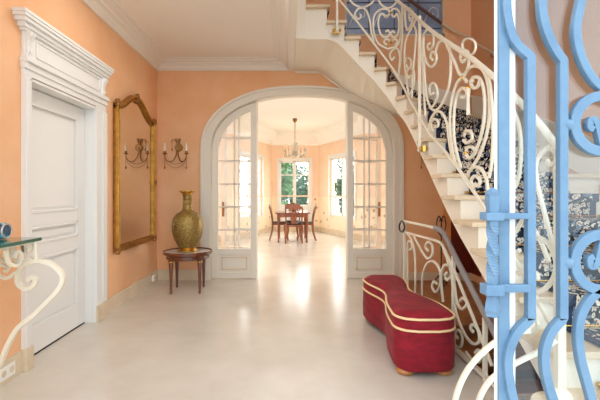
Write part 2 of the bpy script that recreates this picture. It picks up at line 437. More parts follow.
# ------------------------------------------------------------------ glazed double doors in the arch (two fixed, two folded open)
LW = (HW - 0.02) / 2
def french_leaf(name, hx, sgn, label, ang=0.0, handle=False, y=5.755):
    """hx: closed position of the hinge edge (x), sgn: direction of the leaf from it"""
    t = thing(name, label, 'door', (hx, y, 0), 0, None, 'structure')
    h2, r2 = HW - 0.024, RI - 0.024
    top = lambda l, d=0.0: arch(hx + sgn * l, h2 - d, r2 - d) - 0.0
    W = LW - 0.004
    bm = NB(); y0, y1 = -0.022, 0.022
    def vstrip(a, b, z0, topf=None, z1=None, k=8, ya=y0, yb=y1):
        ls = [a + (b - a) * i / k for i in range(k + 1)]
        pts = [(sgn * ls[0], z0)] + [(sgn * ls[-1], z0)] + [(sgn * l, topf(l) if topf else z1) for l in ls[::-1]]
        prism(bm, pts, XZ, ya, yb)
    S = 0.085
    vstrip(0, S, 0.012, top); vstrip(W - S, W, 0.012, top)
    vstrip(S, W - S, 0.012, z1=0.10); vstrip(S, W - S, 0.355, z1=0.435)
    # curved top rail between the outer arch and an inner one
    k = 14; ls = [S + (W - 2 * S) * i / k for i in range(k + 1)]
    lo = lambda l: min(top(l, 0.10), top(l) - 0.085)
    lo2 = lambda l: max(lo(l), 2.0)
    prism(bm, [(sgn * l, top(l)) for l in ls] + [(sgn * l, lo(l)) for l in ls[::-1]], XZ, y0, y1)
    # glazing bars
    m = W / 2
    vstrip(m - 0.012, m + 0.012, 0.435, lambda l: lo(l) + 0.01, k=2, ya=-0.014, yb=0.014)
    for zr in (0.705, 1.035, 1.365, 1.70, 2.035):
        l0 = S; l1 = W - S
        while lo(l0) < zr + 0.02 and l0 < l1: l0 += 0.01
        while lo(l1) < zr + 0.02 and l0 < l1: l1 -= 0.01
        if l1 - l0 > 0.05: vstrip(max(S, l0 - 0.03) , min(W - S, l1 + 0.03), zr - 0.011, z1=zr + 0.011, k=1, ya=-0.014, yb=0.014)
    obj('frame', bm, M['cream'], t, bevel=0.003)
    bm = NB(); vstrip(S - 0.01, W - S + 0.01, 0.10, z1=0.36, k=1, ya=-0.01, yb=0.01)
    obj('panel', bm, M['cream'], t)
    bm = NB()
    for s in (-1, 1):
        ya, yb = sorted((s * 0.010, s * 0.020))
        for a, b, c, d in ((0.135, W - 0.135, 0.135, 0.152), (0.135, W - 0.135, 0.303, 0.32), (0.135, 0.152, 0.135, 0.32), (W - 0.152, W - 0.135, 0.135, 0.32)):
            vstrip(a, b, c, z1=d, k=1, ya=ya, yb=yb)
    obj('panel_moulding', bm, mat('panel_beige', (222, 200, 172), 0.5) if 'panel_beige' not in bpy.data.materials else bpy.data.materials['panel_beige'], t)
    bm = NB(); vstrip(S - 0.005, W - S + 0.005, 0.43, lambda l: lo(min(max(l, S), W - S)) + 0.005, k=14, ya=-0.003, yb=0.003)
    obj('pane', bm, M['glass'], t)
    if handle:
        bm = NB()
        hl = sgn * (W - 0.045)
        bx(bm, hl - 0.018, hl + 0.018, -0.030, 0.030, 0.88, 1.10)
        for s in (-1, 1):
            tube(bm, [(hl, s * 0.03, 1.02), (hl, s * 0.07, 1.02), (hl - sgn * 0.02, s * 0.075, 1.02), (hl - sgn * 0.11, s * 0.075, 1.015)], 0.009)
        obj('handle', bm, M['bronze'], t, smooth=True)
    t.rotation_euler = (0, 0, ang)
    return t
x0 = AC - HW + 0.02
french_leaf('door_1', x0, 1, 'cream glazed door leaf fixed beside the brass vase')
french_leaf('door_2', AC + HW - 0.02, -1, 'cream glazed door leaf fixed beside the red bench and cellar railing')
french_leaf('door_3', x0 + LW, 1, 'cream glazed leaf folded open behind the leaf by the vase', math.radians(152), True, 5.80)
french_leaf('door_4', AC + HW - 0.02 - LW, -1, 'cream glazed leaf folded open behind the leaf by the red bench', math.radians(-152), True, 5.80)

# ------------------------------------------------------------------ white panelled door and its surround
t = thing('door_5', 'white three-panel door in the peach wall, under a moulded pediment', 'door', (XL - 0.08, DY0 + 0.0, 0), 0, None, 'structure')
DW, XP = DY1 - DY0, 0.0
bm = NB()
def ybox(bm, a, b, z0, z1, x0, x1): bx(bm, x0, x1, a, b, z0, z1)
ST = 0.125
for a, b, c, d in ((0.004, ST, 0.012, DZ - 0.006), (DW - ST, DW - 0.004, 0.012, DZ - 0.006), (ST, DW - ST, 0.012, 0.21), (ST, DW - ST, 0.745, 0.845), (ST, DW - ST, 0.985, 1.085), (ST, DW - ST, 1.93, DZ - 0.006)):
    ybox(bm, a, b, c, d, -0.04, 0.0)
obj('frame', bm, M['white'], t, bevel=0.004)
for zz in ((0.21, 0.745), (0.845, 0.985), (1.085, 1.93)):
    bm = NB()
    ybox(bm, ST - 0.01, DW - ST + 0.01, zz[0] - 0.01, zz[1] + 0.01, -0.035, -0.022)
    ybox(bm, ST + 0.05, DW - ST - 0.05, zz[0] + 0.04, zz[1] - 0.04, -0.022, -0.012)
    for (a, b, c, d) in ((ST, DW - ST, zz[0], zz[0] + 0.022), (ST, DW - ST, zz[1] - 0.022, zz[1]), (ST, ST + 0.022, zz[0], zz[1]), (DW - ST - 0.022, DW - ST, zz[0], zz[1])):
        ybox(bm, a, b, c, d, -0.022, 0.007)
    obj('panel', bm, M['white'], t, bevel=0.004)
bm = NB()
CF = XL + 0.03                             # casing face
E0, E1 = DY0 - 0.078, DY1 + 0.213
bx(bm, XL, CF, E0, DY0 - 0.001, 0, DZ + 0.03)
bx(bm, XL, CF, DY1 + 0.001, E1, 0, DZ + 0.03)
bx(bm, CF, CF + 0.012, E0 + 0.0, E0 + 0.03, 0.16, DZ); bx(bm, CF, CF + 0.012, E1 - 0.09, E1, 0.16, DZ)
bx(bm, CF, CF + 0.008, DY1 + 0.0015, DY1 + 0.035, 0.16, DZ)
bx(bm, XL - 0.15, XL - 0.0005, DY1 + 0.001, DY1 + 0.019, 0, DZ + 0.018)      # linings of the reveal
bx(bm, XL - 0.15, XL - 0.0005, DY0 - 0.019, DY0 - 0.001, 0, DZ + 0.018)
bx(bm, XL - 0.15, CF, DY0 - 0.019, DY1 + 0.019, DZ + 0.001, DZ + 0.0195)
for p, z0_, z1_ in ((0.0, 0.03, 0.075), (0.012, 0.075, 0.12), (0.03, 0.12, 0.145), (0.018, 0.145, 0.165)):      # architrave steps
    bx(bm, XL, CF + p, E0 - p * 0.5, E1 + p * 0.5, DZ + z0_, DZ + z1_)
bx(bm, XL, CF - 0.008, E0 + 0.002, E1 - 0.002, DZ + 0.165, DZ + 0.335)          # frieze
for q in ((E0 + 0.13, E1 - 0.13, 0.185, 0.197), (E0 + 0.13, E1 - 0.13, 0.303, 0.315), (E0 + 0.13, E0 + 0.145, 0.197, 0.303), (E1 - 0.145, E1 - 0.13, 0.197, 0.303)):
    bx(bm, CF - 0.008, CF + 0.002, q[0], q[1], DZ + q[2], DZ + q[3])
z = DZ + 0.335
for p, h in ((0.012, 0.02), (0.026, 0.03), (0.046, 0.026), (0.058, 0.022), (0.064, 0.022)):
    bx(bm, XL, CF + p, E0 - p * 1.5, E1 + p * 0.7, z, z + h); z += h
sur = struct('trim_3', bm, M['white'], 'white classical surround with corbels and cornice over the panelled door', 'door frame', bevel=0.003)
for c in (E0 + 0.048, E1 - 0.048):           # scrolled corbels at the frieze ends
    bm = NB()
    pf = [(XL + 0.004, DZ + 0.166), (CF + 0.001, DZ + 0.172), (CF + 0.014, DZ + 0.20), (CF + 0.004, DZ + 0.235), (CF + 0.014, DZ + 0.28), (CF + 0.034, DZ + 0.31), (CF + 0.034, DZ + 0.334), (XL + 0.004, DZ + 0.334)]
    for s_, k_ in ((-0.036, 0.0), (-0.014, -0.006), (-0.006, 0.0), (0.016, -0.006)):
        wd = 0.022 if k_ == 0 else 0.008
        prism(bm, [(a + (k_ if a > XL + 0.01 else 0), b) for a, b in pf], lambda a, b, d: (a, d, b), c + s_, c + s_ + wd)
    obj('corbel', bm, M['white'], sur)
bm = NB(); bx(bm, XL - 0.145, XL - 0.121, DY0 + 0.0, DY1 - 0.0, 0.0, DZ); bx(bm, XL - 0.12, XL - 0.08, DY0, DY1, 0.0, 0.0115)  # dark backing and floor strip paint the gap's shade and stop light leaks
struct('door_gap_shade', bm, M['dark'], 'dark panel and strip painted as the shade behind and under the white panelled door', 'shade panel')
bm = NB()
bx(bm, XL, CF + 0.016, E0 - 0.006, DY0 - 0.002, 0, 0.155); bx(bm, XL, CF + 0.016, DY1 + 0.002, E1 + 0.006, 0, 0.155)
struct('trim_4', bm, M['base'], 'beige plinth blocks at the foot of the white door casing', 'plinth', bevel=0.004)

# ------------------------------------------------------------------ dining room
def wallseg(bm, p0, p1, th, z0, z1, ops=(), split=1.12, out=1):
    """upright wall between plan points, openings (u0,u1,za,zb) along it; thickness on the outside"""
    p0, p1 = V((*p0, 0)), V((*p1, 0)); d = (p1 - p0); Ln = d.length; d.normalize(); nrm = V((d.y, -d.x, 0)) * (th * out)
    def blk(a, b, c, e):
        for za, zb, mi in ((c, min(e, split), 1), (max(c, split), e, 0)):
            if zb - za < 1e-4 or b - a < 1e-4: continue
            q = []
            for z in (za, zb):
                for w_, u in ((0, a), (0, b), (1, b), (1, a)):
                    pp = p0 + d * u + nrm * w_; q.append(bm.verts.new((pp.x, pp.y, z)))
            for f in ((0, 1, 2, 3), (4, 5, 6, 7), (0, 1, 5, 4), (1, 2, 6, 5), (2, 3, 7, 6), (3, 0, 4, 7)):
                bm.faces.new([q[i] for i in f]).material_index = mi
    u = 0
    for (a, b, c, e) in sorted(ops):
        blk(u, a, z0, z1); blk(a, b, z0, c); blk(a, b, e, z1); u = b
    blk(u, Ln, z0, z1)
def window_unit(name, p0, p1, u0, u1, z0, z1, label, out=1, rows=(0.78,), solid=0.0):
    p0, p1 = V((*p0, 0)), V((*p1, 0)); d = (p1 - p0).normalized(); nrm = V((d.y, -d.x, 0)) * out
    t = thing(name, label, 'window', p0 + d * u0 + V((0, 0, z0)), math.atan2(d.y, d.x), None, 'structure')
    W_, Hh = u1 - u0, z1 - z0; sy = -1 * out      # local -y*out is outside
    ya, yb = sorted((sy * 0.03, sy * 0.09)); bm = NB(); f = 0.05
    bx(bm, 0, f, ya, yb, 0, Hh); bx(bm, W_ - f, W_, ya, yb, 0, Hh); bx(bm, 0, W_, ya, yb, 0, f); bx(bm, 0, W_, ya, yb, Hh - f, Hh)
    bx(bm, W_ / 2 - 0.05, W_ / 2 + 0.05, ya, yb, 0, Hh)
    for r in rows: bx(bm, 0, W_, ya + 0.01, yb - 0.01, Hh * r - 0.018, Hh * r + 0.018)
    if solid: bx(bm, 0, W_, ya + 0.01, yb - 0.01, 0, solid)
    yc, yd = sorted((-sy * 0.03, sy * 0.0))
    for a, b, c, e in ((-0.09, 0, -0.05, Hh + 0.09), (W_, W_ + 0.09, -0.05, Hh + 0.09), (0, W_, Hh, Hh + 0.09)):
        bx(bm, a, b, yc, yd, c, e)
    obj('frame', bm, M['white'], t, bevel=0.004)
    bm = NB(); bx(bm, 0.02, W_ - 0.02, (ya + yb) / 2 - 0.003, (ya + yb) / 2 + 0.003, solid, Hh - 0.02)
    obj('pane', bm, M['glass'], t)
    return t
DL, DR, DB, BA = -3.0, 3.4, 10.2, 12.8
B0, B1, B2, B3 = (-1.42, DB), (-0.51, BA), (0.99, BA), (1.90, DB)
HD = 3.15
bm = NB(); wallseg(bm, (DL, YD), (DL, DB), 0.15, 0, HD, [(0.8, 2.0, 0.3, 2.6), (2.5, 3.7, 0.3, 2.6)], out=-1)
wallseg(bm, (DL, DB), B0, 0.15, 0, HD, out=-1)
struct('wall_dining_left', bm, [M['dwall'], M['dado']], 'peach dining room wall with floral dado, behind the vase side', 'wall')
bm = NB(); wallseg(bm, (DR, YD), (DR, DB), 0.15, 0, HD, [(0.8, 2.0, 0.3, 2.6), (2.5, 3.7, 0.3, 2.6)], out=1)
wallseg(bm, B3, (DR, DB), 0.15, 0, HD, out=-1)
struct('wall_dining_right', bm, [M['dwall'], M['dado']], 'peach dining room wall with floral dado, behind the bench side', 'wall')
BW = (0.83, 2.35, 0.55, 2.25)
bm = NB(); wallseg(bm, B0, B1, 0.15, 0, HD, [(2.755 - BW[1], 2.755 - BW[0], BW[2], BW[3])], out=-1)
struct('wall_bay_left', bm, [M['dwall'], M['dado']], 'slanting bay wall on the vase side of the dining table', 'wall')
bm = NB(); wallseg(bm, B2, B3, 0.15, 0, HD, [BW], out=-1)
struct('wall_bay_right', bm, [M['dwall'], M['dado']], 'slanting bay wall on the bench side of the dining table', 'wall')
bm = NB(); wallseg(bm, B1, B2, 0.15, 0, HD, [(0.24, 1.20, 0.12, 2.24)], out=-1)
struct('wall_bay_middle', bm, [M['dwall'], M['dado']], 'end wall of the bay behind the dining table', 'wall')
window_unit('window_1', B1, B2, 0.24, 1.20, 0.12, 2.24, 'white casement window straight behind the dining table', -1, (0.79,), 0.72)
window_unit('window_2', B2, B3, BW[0], BW[1], BW[2], BW[3], 'tall white bay window on the bench side', -1, (0.75,))
window_unit('window_3', B0, B1, 2.755 - BW[1], 2.755 - BW[0], BW[2], BW[3], 'tall white bay window on the vase side', -1, (0.75,))
k = 4
for sd, X_, o_ in (('vase', DL, -1), ('bench', DR, 1)):  # unseen side windows, added to let daylight into the dining room
    for a, nm in ((0.8, 'first'), (2.5, 'second')):
        window_unit('window_%d' % k, (X_, YD), (X_, DB), a, a + 1.2, 0.3, 2.6, '%s tall unseen window in the dining room side wall, %s side' % (nm, sd), o_, (0.75,)); k += 1
bm = NB(); prism(bm, [(DL, YD), (DR, YD), (DR, DB), B3, B2, B1, B0, (DL, DB)], XY, HD, HD + 0.1)
struct('ceiling_dining', bm, M['dceil'], 'white ceiling of the dining room with the chandelier', 'ceiling')
# coved cornice and baseboard following the bay
def offs(poly, d):
    res = []
    for i, p in enumerate(poly):
        a = V(poly[i - 1]) if i else None; b = V(p); c = V(poly[i + 1]) if i < len(poly) - 1 else None
        ns = []
        for q, r in ((a, b), (b, c)):
            if q is None or r is None: continue
            t_ = (r - q).normalized(); ns.append(V((t_.y, -t_.x)))
        nn = sum(ns, V((0, 0))).normalized(); kk = 1 / max(0.3, nn.dot(ns[0]))
        res.append(b + nn * (d * kk))
    return res
bay = [(DL, YD), (DL, DB), B0, B1, B2, B3, (DR, DB), (DR, YD)]
def bay_trim(prof):
    bm = NB(); rings = []
    cols = [offs(bay, p) for p, z in prof]
    for i in range(len(bay)): rings.append([bm.verts.new((cols[j][i].x, cols[j][i].y, prof[j][1])) for j in range(len(prof))])
    for a, b in zip(rings, rings[1:]):
        for j in range(len(prof)):
            q = (j + 1) % len(prof); bm.faces.new([a[j], a[q], b[q], b[j]])
    return bm
struct('trim_5', bay_trim([(0, 2.74), (0.03, 2.74), (0.04, 2.79), (0.06, 2.80), (0.10, 2.90), (0.2, 3.0), (0.22, 3.02), (0.24, 3.149), (0, 3.149)]), M['dceil'], 'coved white cornice round the dining room', 'cornice')
struct('baseboard_dining', bay_trim([(0, 0.001), (0.02, 0.001), (0.02, 0.15), (0, 0.15)]), M['base'], 'beige baseboard round the dining room', 'baseboard')
struct('trim_6', bay_trim([(0, 1.10), (0.015, 1.10), (0.015, 1.14), (0, 1.14)]), M['dwall'], 'peach dado rail above the floral wallpaper', 'dado rail')

# ------------------------------------------------------------------ garden beyond the windows
bm = NB(); bx(bm, -14, 14, 13.0, 32, -0.5, -0.3)
struct('ground', bm, M['lawn'], 'green lawn outside the bay windows', 'lawn')
def tree(x, y, h, r, m, label, n=1500, seed=1):
    rnd = random.Random(seed)
    t = thing('garden_tree', label, 'tree', (x, y, -0.3), 0, 'garden trees beyond the bay windows')
    bm = NB(); tube(bm, [(0, 0, 0), (0.04, 0.02, h * 0.3), (0.0, 0, h * 0.75)], 0.09, 8, scale=lambda s: 1 - 0.6 * s)
    obj('trunk', bm, M['bark'], t, smooth=True)
    bm = NB()
    cl = [(V((rnd.uniform(-1, 1) * r * 0.7, rnd.uniform(-1, 1) * r * 0.7, h * rnd.uniform(0.12, 0.92))), r * rnd.uniform(0.3, 0.55)) for _ in range(26)]
    for _ in range(n):
        c, rr = rnd.choice(cl)
        d = V((rnd.gauss(0, 1), rnd.gauss(0, 1), rnd.gauss(0, 1))).normalized() * rr * rnd.uniform(0.6, 1.0)
        p = c + d; s = rnd.uniform(0.08, 0.16)
        a = V((rnd.gauss(0, 1), rnd.gauss(0, 1), rnd.gauss(0, 1))).normalized(); b = a.orthogonal().normalized()
        bm.faces.new([bm.verts.new(p - a * s), bm.verts.new(p + b * s * 0.5), bm.verts.new(p + a * s), bm.verts.new(p - b * s * 0.5)])
    me = bpy.data.meshes.new('foliage'); bm.to_mesh(me); bm.free(); me.materials.append(m)
    o = bpy.data.objects.new('foliage', me); C.objects.link(o); o.parent = t
    return t
tree(-0.75, 17.2, 3.6, 1.0, M['leaf1'], 'leafy light green tree seen in the left half of the window behind the table', 3800, 3)
tree(1.1, 20.5, 2.7, 0.9, M['leaf2'], 'dark green tree seen in the right half of the window behind the table', 2200, 5)
tree(0.2, 24.5, 4.6, 1.5, M['leaf2'], 'broad dark tree farthest back behind the middle bay window', 3200, 12)
tree(3.0, 17.0, 4.2, 0.95, M['leaf2'], 'tall green tree seen through the bay window on the bench side', 2400, 8)
tree(-2.9, 15.5, 3.8, 1.1, M['leaf1'], 'bushy green tree seen through the bay window on the vase side', 2400, 9)

# ------------------------------------------------------------------ curved staircase
IN = {-1: (0.20, 4.41), 0: (0.463, 4.41), 1: (0.65, 4.41), 2: (0.805, 4.41), 3: (0.97, 4.41), 4: (1.08, 4.38), 5: (1.162, 4.32), 6: (1.225, 4.2), 7: (1.245, 4.05), 8: (1.25, 3.87),
      9: (1.25, 3.66), 10: (1.24, 3.44), 11: (1.23, 3.2), 12: (1.22, 2.93), 13: (1.22, 2.65), 14: (1.21, 2.37), 15: (1.21, 2.09), 16: (1.20, 1.81), 17: (1.10, 1.53), 18: (0.94, 1.25)}
OUT = {-1: (0.2, YB), 0: (0.42, YB), 1: (0.62, YB), 2: (0.90, YB), 3: (1.25, YB), 4: (1.68, YB), 5: (2.2, YB), 5.5: (XR, YB), 6: (XR, 5.40), 7: (XR, 4.95), 8: (XR, 4.5), 9: (XR, 4.1), 10: (XR, 3.68), 11: (XR, 3.3),
       12: (XR, 2.95), 13: (XR, 2.65), 14: (XR, 2.37), 15: (XR, 2.09), 16: (XR, 1.81), 17: (XR, 1.53), 18: (XR, 1.25)}
def interp(tab, u):
    ks = sorted(tab)
    if u <= ks[0]: a, b = ks[0], ks[1]
    elif u >= ks[-1]: a, b = ks[-2], ks[-1]
    else:
        for a, b in zip(ks, ks[1:]):
            if a <= u <= b: break
    t = (u - a) / (b - a)
    return V((tab[a][0] + (tab[b][0] - tab[a][0]) * t, tab[a][1] + (tab[b][1] - tab[a][1]) * t))
def inn(u): return interp(IN, u)
def out(u): return interp(OUT, u)
def ZN(u): return 3.325 - 0.175 * u
stair = thing('staircase', 'cream staircase curving up along the back and stairwell walls', 'staircase', (1.9, 3.0, 0), 0, None, 'thing')
stair.location = (0, 0, 0)
bm = NB()
def us(a, b):
    s = [a, b]
    if a < 5.5 < b: s.append(5.5)
    s.append((a + b) / 2)
    return sorted(s)
for i in range(0, 19):
    a, b = i - 1 - 0.1, i - 0.1
    if i == 0: a = -1.0
    S_ = us(a, b)
    I = [inn(u) + (out(u) - inn(u)).normalized() * 0.055 for u in S_]; O = [out(u) - (out(u) - inn(u)).normalized() * 0.002 for u in S_]
    zb = [min(2.955, max(0.001, ZN(u) - 0.33)) for u in S_]; zt = ZN(i) - 0.03
    It = [bm.verts.new((p.x, p.y, zt)) for p in I]; Ot = [bm.verts.new((p.x, p.y, zt)) for p in O]
    Ib = [bm.verts.new((p.x, p.y, z)) for p, z in zip(I, zb)]; Ob = [bm.verts.new((p.x, p.y, z)) for p, z in zip(O, zb)]
    for k in range(len(S_) - 1):
        bm.faces.new([It[k], It[k + 1], Ot[k + 1], Ot[k]]); bm.faces.new([Ib[k], Ob[k], Ob[k + 1], Ib[k + 1]])
        bm.faces.new([Ib[k], Ib[k + 1], It[k + 1], It[k]]); bm.faces.new([Ob[k], Ot[k], Ot[k + 1], Ob[k + 1]])
    bm.faces.new([Ib[0], It[0], Ot[0], Ob[0]]); bm.faces.new([Ib[-1], Ob[-1], Ot[-1], It[-1]])
for (cx_, cy_, r_, z1) in ((1.17, 1.69, 0.125, 0.32), (1.04, 1.42, 0.15, 0.145)):     # rounded ends of the lowest steps
    lathe(bm, [(r_ - 0.02, 0.001), (r_ - 0.02, z1)], 28, (cx_, cy_, 0))
body = obj('stringer', bm, M['stair'], stair)
for i in range(0, 19):
    a, b = (i - 1 - 0.12 if i else -1.0), i + 0.0
    S_ = us(a, b); bm = NB()
    I = [inn(u) for u in S_]; O = [out(u) - (out(u) - inn(u)).normalized() * 0.003 for u in S_]
    # rounded front lip: push the front edge a little past the riser
    pts = [(p.x, p.y) for p in I] + [(p.x, p.y) for p in O[::-1]]
    prism(bm, pts, XY, ZN(i) - 0.034, ZN(i))
    if i in (17, 18):
        cx_, cy_, r_ = ((1.17, 1.69, 0.125), (1.04, 1.42, 0.15))[i - 17]
        lathe(bm, [(r_, ZN(i) - 0.034), (r_, ZN(i) - 0.0002)], 28, (cx_, cy_, 0))
    obj('tread', bm, M['tread'], stair, bevel=0.006)
bm = NB(); bx(bm, 0.087, 0.2, 4.44, YB - 0.002, 2.955, 3.47); bx(bm, 0.087, 0.2, 4.40, YB - 0.002, 3.47, 3.5)
obj('landing', bm, M['stair'], stair, bevel=0.004)
# wall string (skirting that follows the steps on the stairwell wall)
bm = NB(); ua = [5.6 + 0.4 * k for k in range(0, 32)]
A = []; B_ = []
for u in ua:
    p = out(u); A.append((p.y, ZN(u) + 0.25)); B_.append((p.y, ZN(u) - 0.10 if ZN(u) > 0.15 else 0.01))
prism(bm, A + B_[::-1], YZ, XR - 0.018, XR - 0.001)
sweep(bm, [(XR - 0.02, y, z) for y, z in A], rect(0.03, 0.03), (1, 0, 0))
bm2 = [(out(u).x, ZN(u) + 0.25) for u in (0, 1, 2, 3, 4, 5, 5.45)]; bm3 = [(out(u).x, ZN(u) - 0.1) for u in (0, 1, 2, 3, 4, 5, 5.45)]
prism(bm, bm2 + bm3[::-1], XZ, YB - 0.018, YB - 0.001)
obj('wall_string', bm, M['stair'], stair)

bm = NB(); bp_ = []
for k in range(0, 23):
    u = -1 + 0.25 * k; p = out(u); bp_.append((p.x, YB - 0.014, min(2.955, ZN(u) - 0.33) - 0.008))
sweep(bm, [(0.1, YB - 0.014, 2.947)] + bp_, rect(0.03, 0.026), (0, 1, 0)); obj('soffit_bead', bm, M['stair'], stair)
# carpet runner
bm = NB(); vs = [0.17, 0.205, 0.35, 0.5, 0.62, 0.735, 0.77]
prof = [(-1.0, ZN(0) + 0.008)]
for i in range(0, 19):
    prof += [(i - 1 + 0.35, ZN(i) + 0.008), (i - 1 + 0.7, ZN(i) + 0.008), (i + 0.02, ZN(i) + 0.008), (i + 0.02, ZN(i) - 0.04), (i - 0.07, ZN(i) - 0.05)]
    prof += [(i - 0.07, (ZN(i + 1) + 0.008) if i < 18 else 0.004)]
rows = []
for u, z in prof:
    a, b = inn(u), out(u); 
    if 14 < u: a = V((1.21, a.y))
    k_ = 0.07 * min(1, max(0, (7 - u) / 3))
    rows.append([bm.verts.new((*(a + (b - a) * (v - k_ * (0.77 - v) / 0.6)), z)) for v in vs])
for r0, r1 in zip(rows, rows[1:]):
    for j in range(len(vs) - 1):
        f = bm.faces.new([r0[j], r0[j + 1], r1[j + 1], r1[j]])
        f.material_index = 1 if j in (0, len(vs) - 2) else 0
ru = obj('stair_runner', bm, [M['runner'], M['border']])
md = ru.modifiers.new('thickness', 'SOLIDIFY'); md.thickness = 0.006; md.offset = 1
tag(ru, 'black floral carpet runner with navy borders laid up the staircase', 'stair carpet')
for i in range(9, 18):                     # thin rods holding the runner at the foot of each riser
    u = i - 0.045; a, b = inn(u), out(u); bm = NB()
    if 14 < u: a = V((1.21, a.y))
    z = ZN(i + 1) + 0.022; q0 = a + (b - a) * 0.15; q1 = a + (b - a) * 0.79
    tube(bm, [(q0.x, q0.y, z), (q1.x, q1.y, z)], 0.006, 8)
    for q in (q0, q1): ball(bm, (q.x, q.y, z), 0.012, 8)
    obj('rod', bm, M['brass'], ru, smooth=True)

# ------------------------------------------------------------------ ivory ironwork railing of the staircase
PATH = [(-0.10, 4.385), (0.90, 4.385), (0.98, 4.382), (1.06, 4.36), (1.13, 4.32), (1.19, 4.25), (1.22, 4.15), (1.232, 4.0), (1.235, 3.66), (1.22, 3.2), (1.205, 2.65), (1.195, 2.2), (1.19, 1.765), (1.185, 1.2)]
def rail(px, py, off=0.0):
    s = (px - CX) / F
    for (x0_, y0_), (x1_, y1_) in zip(PATH, PATH[1:]):
        if s <= x1_ / y1_ or (x1_, y1_) == PATH[-1]:
            # solve (x0+t dx) = s (y0 + t dy)
            dx, dy = x1_ - x0_, y1_ - y0_
            t = (s * y0_ - x0_) / (dx - s * dy); break
    x, y = x0_ + dx * t, y0_ + dy * t
    n = V((-dy, dx, 0)).normalized()
    if n.y > 0: n = -n
    if abs(n.x) > abs(n.y) and n.x > 0: n = -n
    return V((x, y, H - (py - CY) / F * y)) + n * off, n
railing = thing('stair_railing', 'ivory wrought-iron scroll railing following the curved staircase', 'railing', (0, 0, 0))
def rbar(name, pts, r=0.010, k=6, taper=False, m=None, prof=None, parent=None):
    P = cr(pts, k) if k > 1 else pts
    Q = [rail(a, b) for a, b in P]
    bm = NB(); sweep(bm, [q[0] for q in Q], prof or rect(r * 2, r * 1.7), [q[1] for q in Q], scale=(lambda s: 1 - 0.35 * s) if taper else None)
    return obj(name, bm, m or M['iron'], parent or railing, smooth=False, bevel=0.003)
rbar('handrail', [(288, -92), (320, -78), (345, -52), (370, -27), (385, -11), (400, 3), (410, 11), (420, 21), (433, 32), (450, 44), (467, 55), (481, 66), (495, 78), (516, 98), (532, 115), (546, 132), (556, 146), (562, 158)], k=4, prof=circ(0.019, 8, 0.015))
rbar('lower_rail', [(300, -40), (320, -20), (339, 0), (350, 13), (362, 28), (375, 45), (388, 62), (399, 78), (409, 98), (418, 114), (428, 131), (443, 149), (458, 168), (472, 189), (485, 209), (497, 228), (512, 254), (530, 286), (548, 320), (560, 342)], k=4, r=0.010)
def post(px, y0, y1, r=0.013, name='post'):
    a, n = rail(px, y0); b, _ = rail(px, y1); bm = NB()
    sweep(bm, [a, b], rect(2 * r, 2 * r), n); ball(bm, b, r * 1.6, 8)
    return obj(name, bm, M['iron'], railing, bevel=0.003)
for px, ya, yb in ((337, -62, 31), (419.5, 16, 150)):
    post(px, ya, yb)
    p, n = rail(px, yb - 1, -0.03); bm = NB()
    th_ = math.atan2(n.x, -n.y)
    for s in (-1, 1):
        c = p + V((math.cos(th_), math.sin(th_), 0)) * 0.03 * s
        ball(bm, c + n * 0.03, 0.017, 8); tube(bm, [c - n * 0.045, c + n * 0.03], 0.012, 8)
    q = p; e = V((math.cos(th_), math.sin(th_), 0))
    sweep(bm, [q - e * 0.045, q + e * 0.045], rect(0.06, 0.03), n)
    obj('bracket', bm, M['brass'], railing, bevel=0.003)
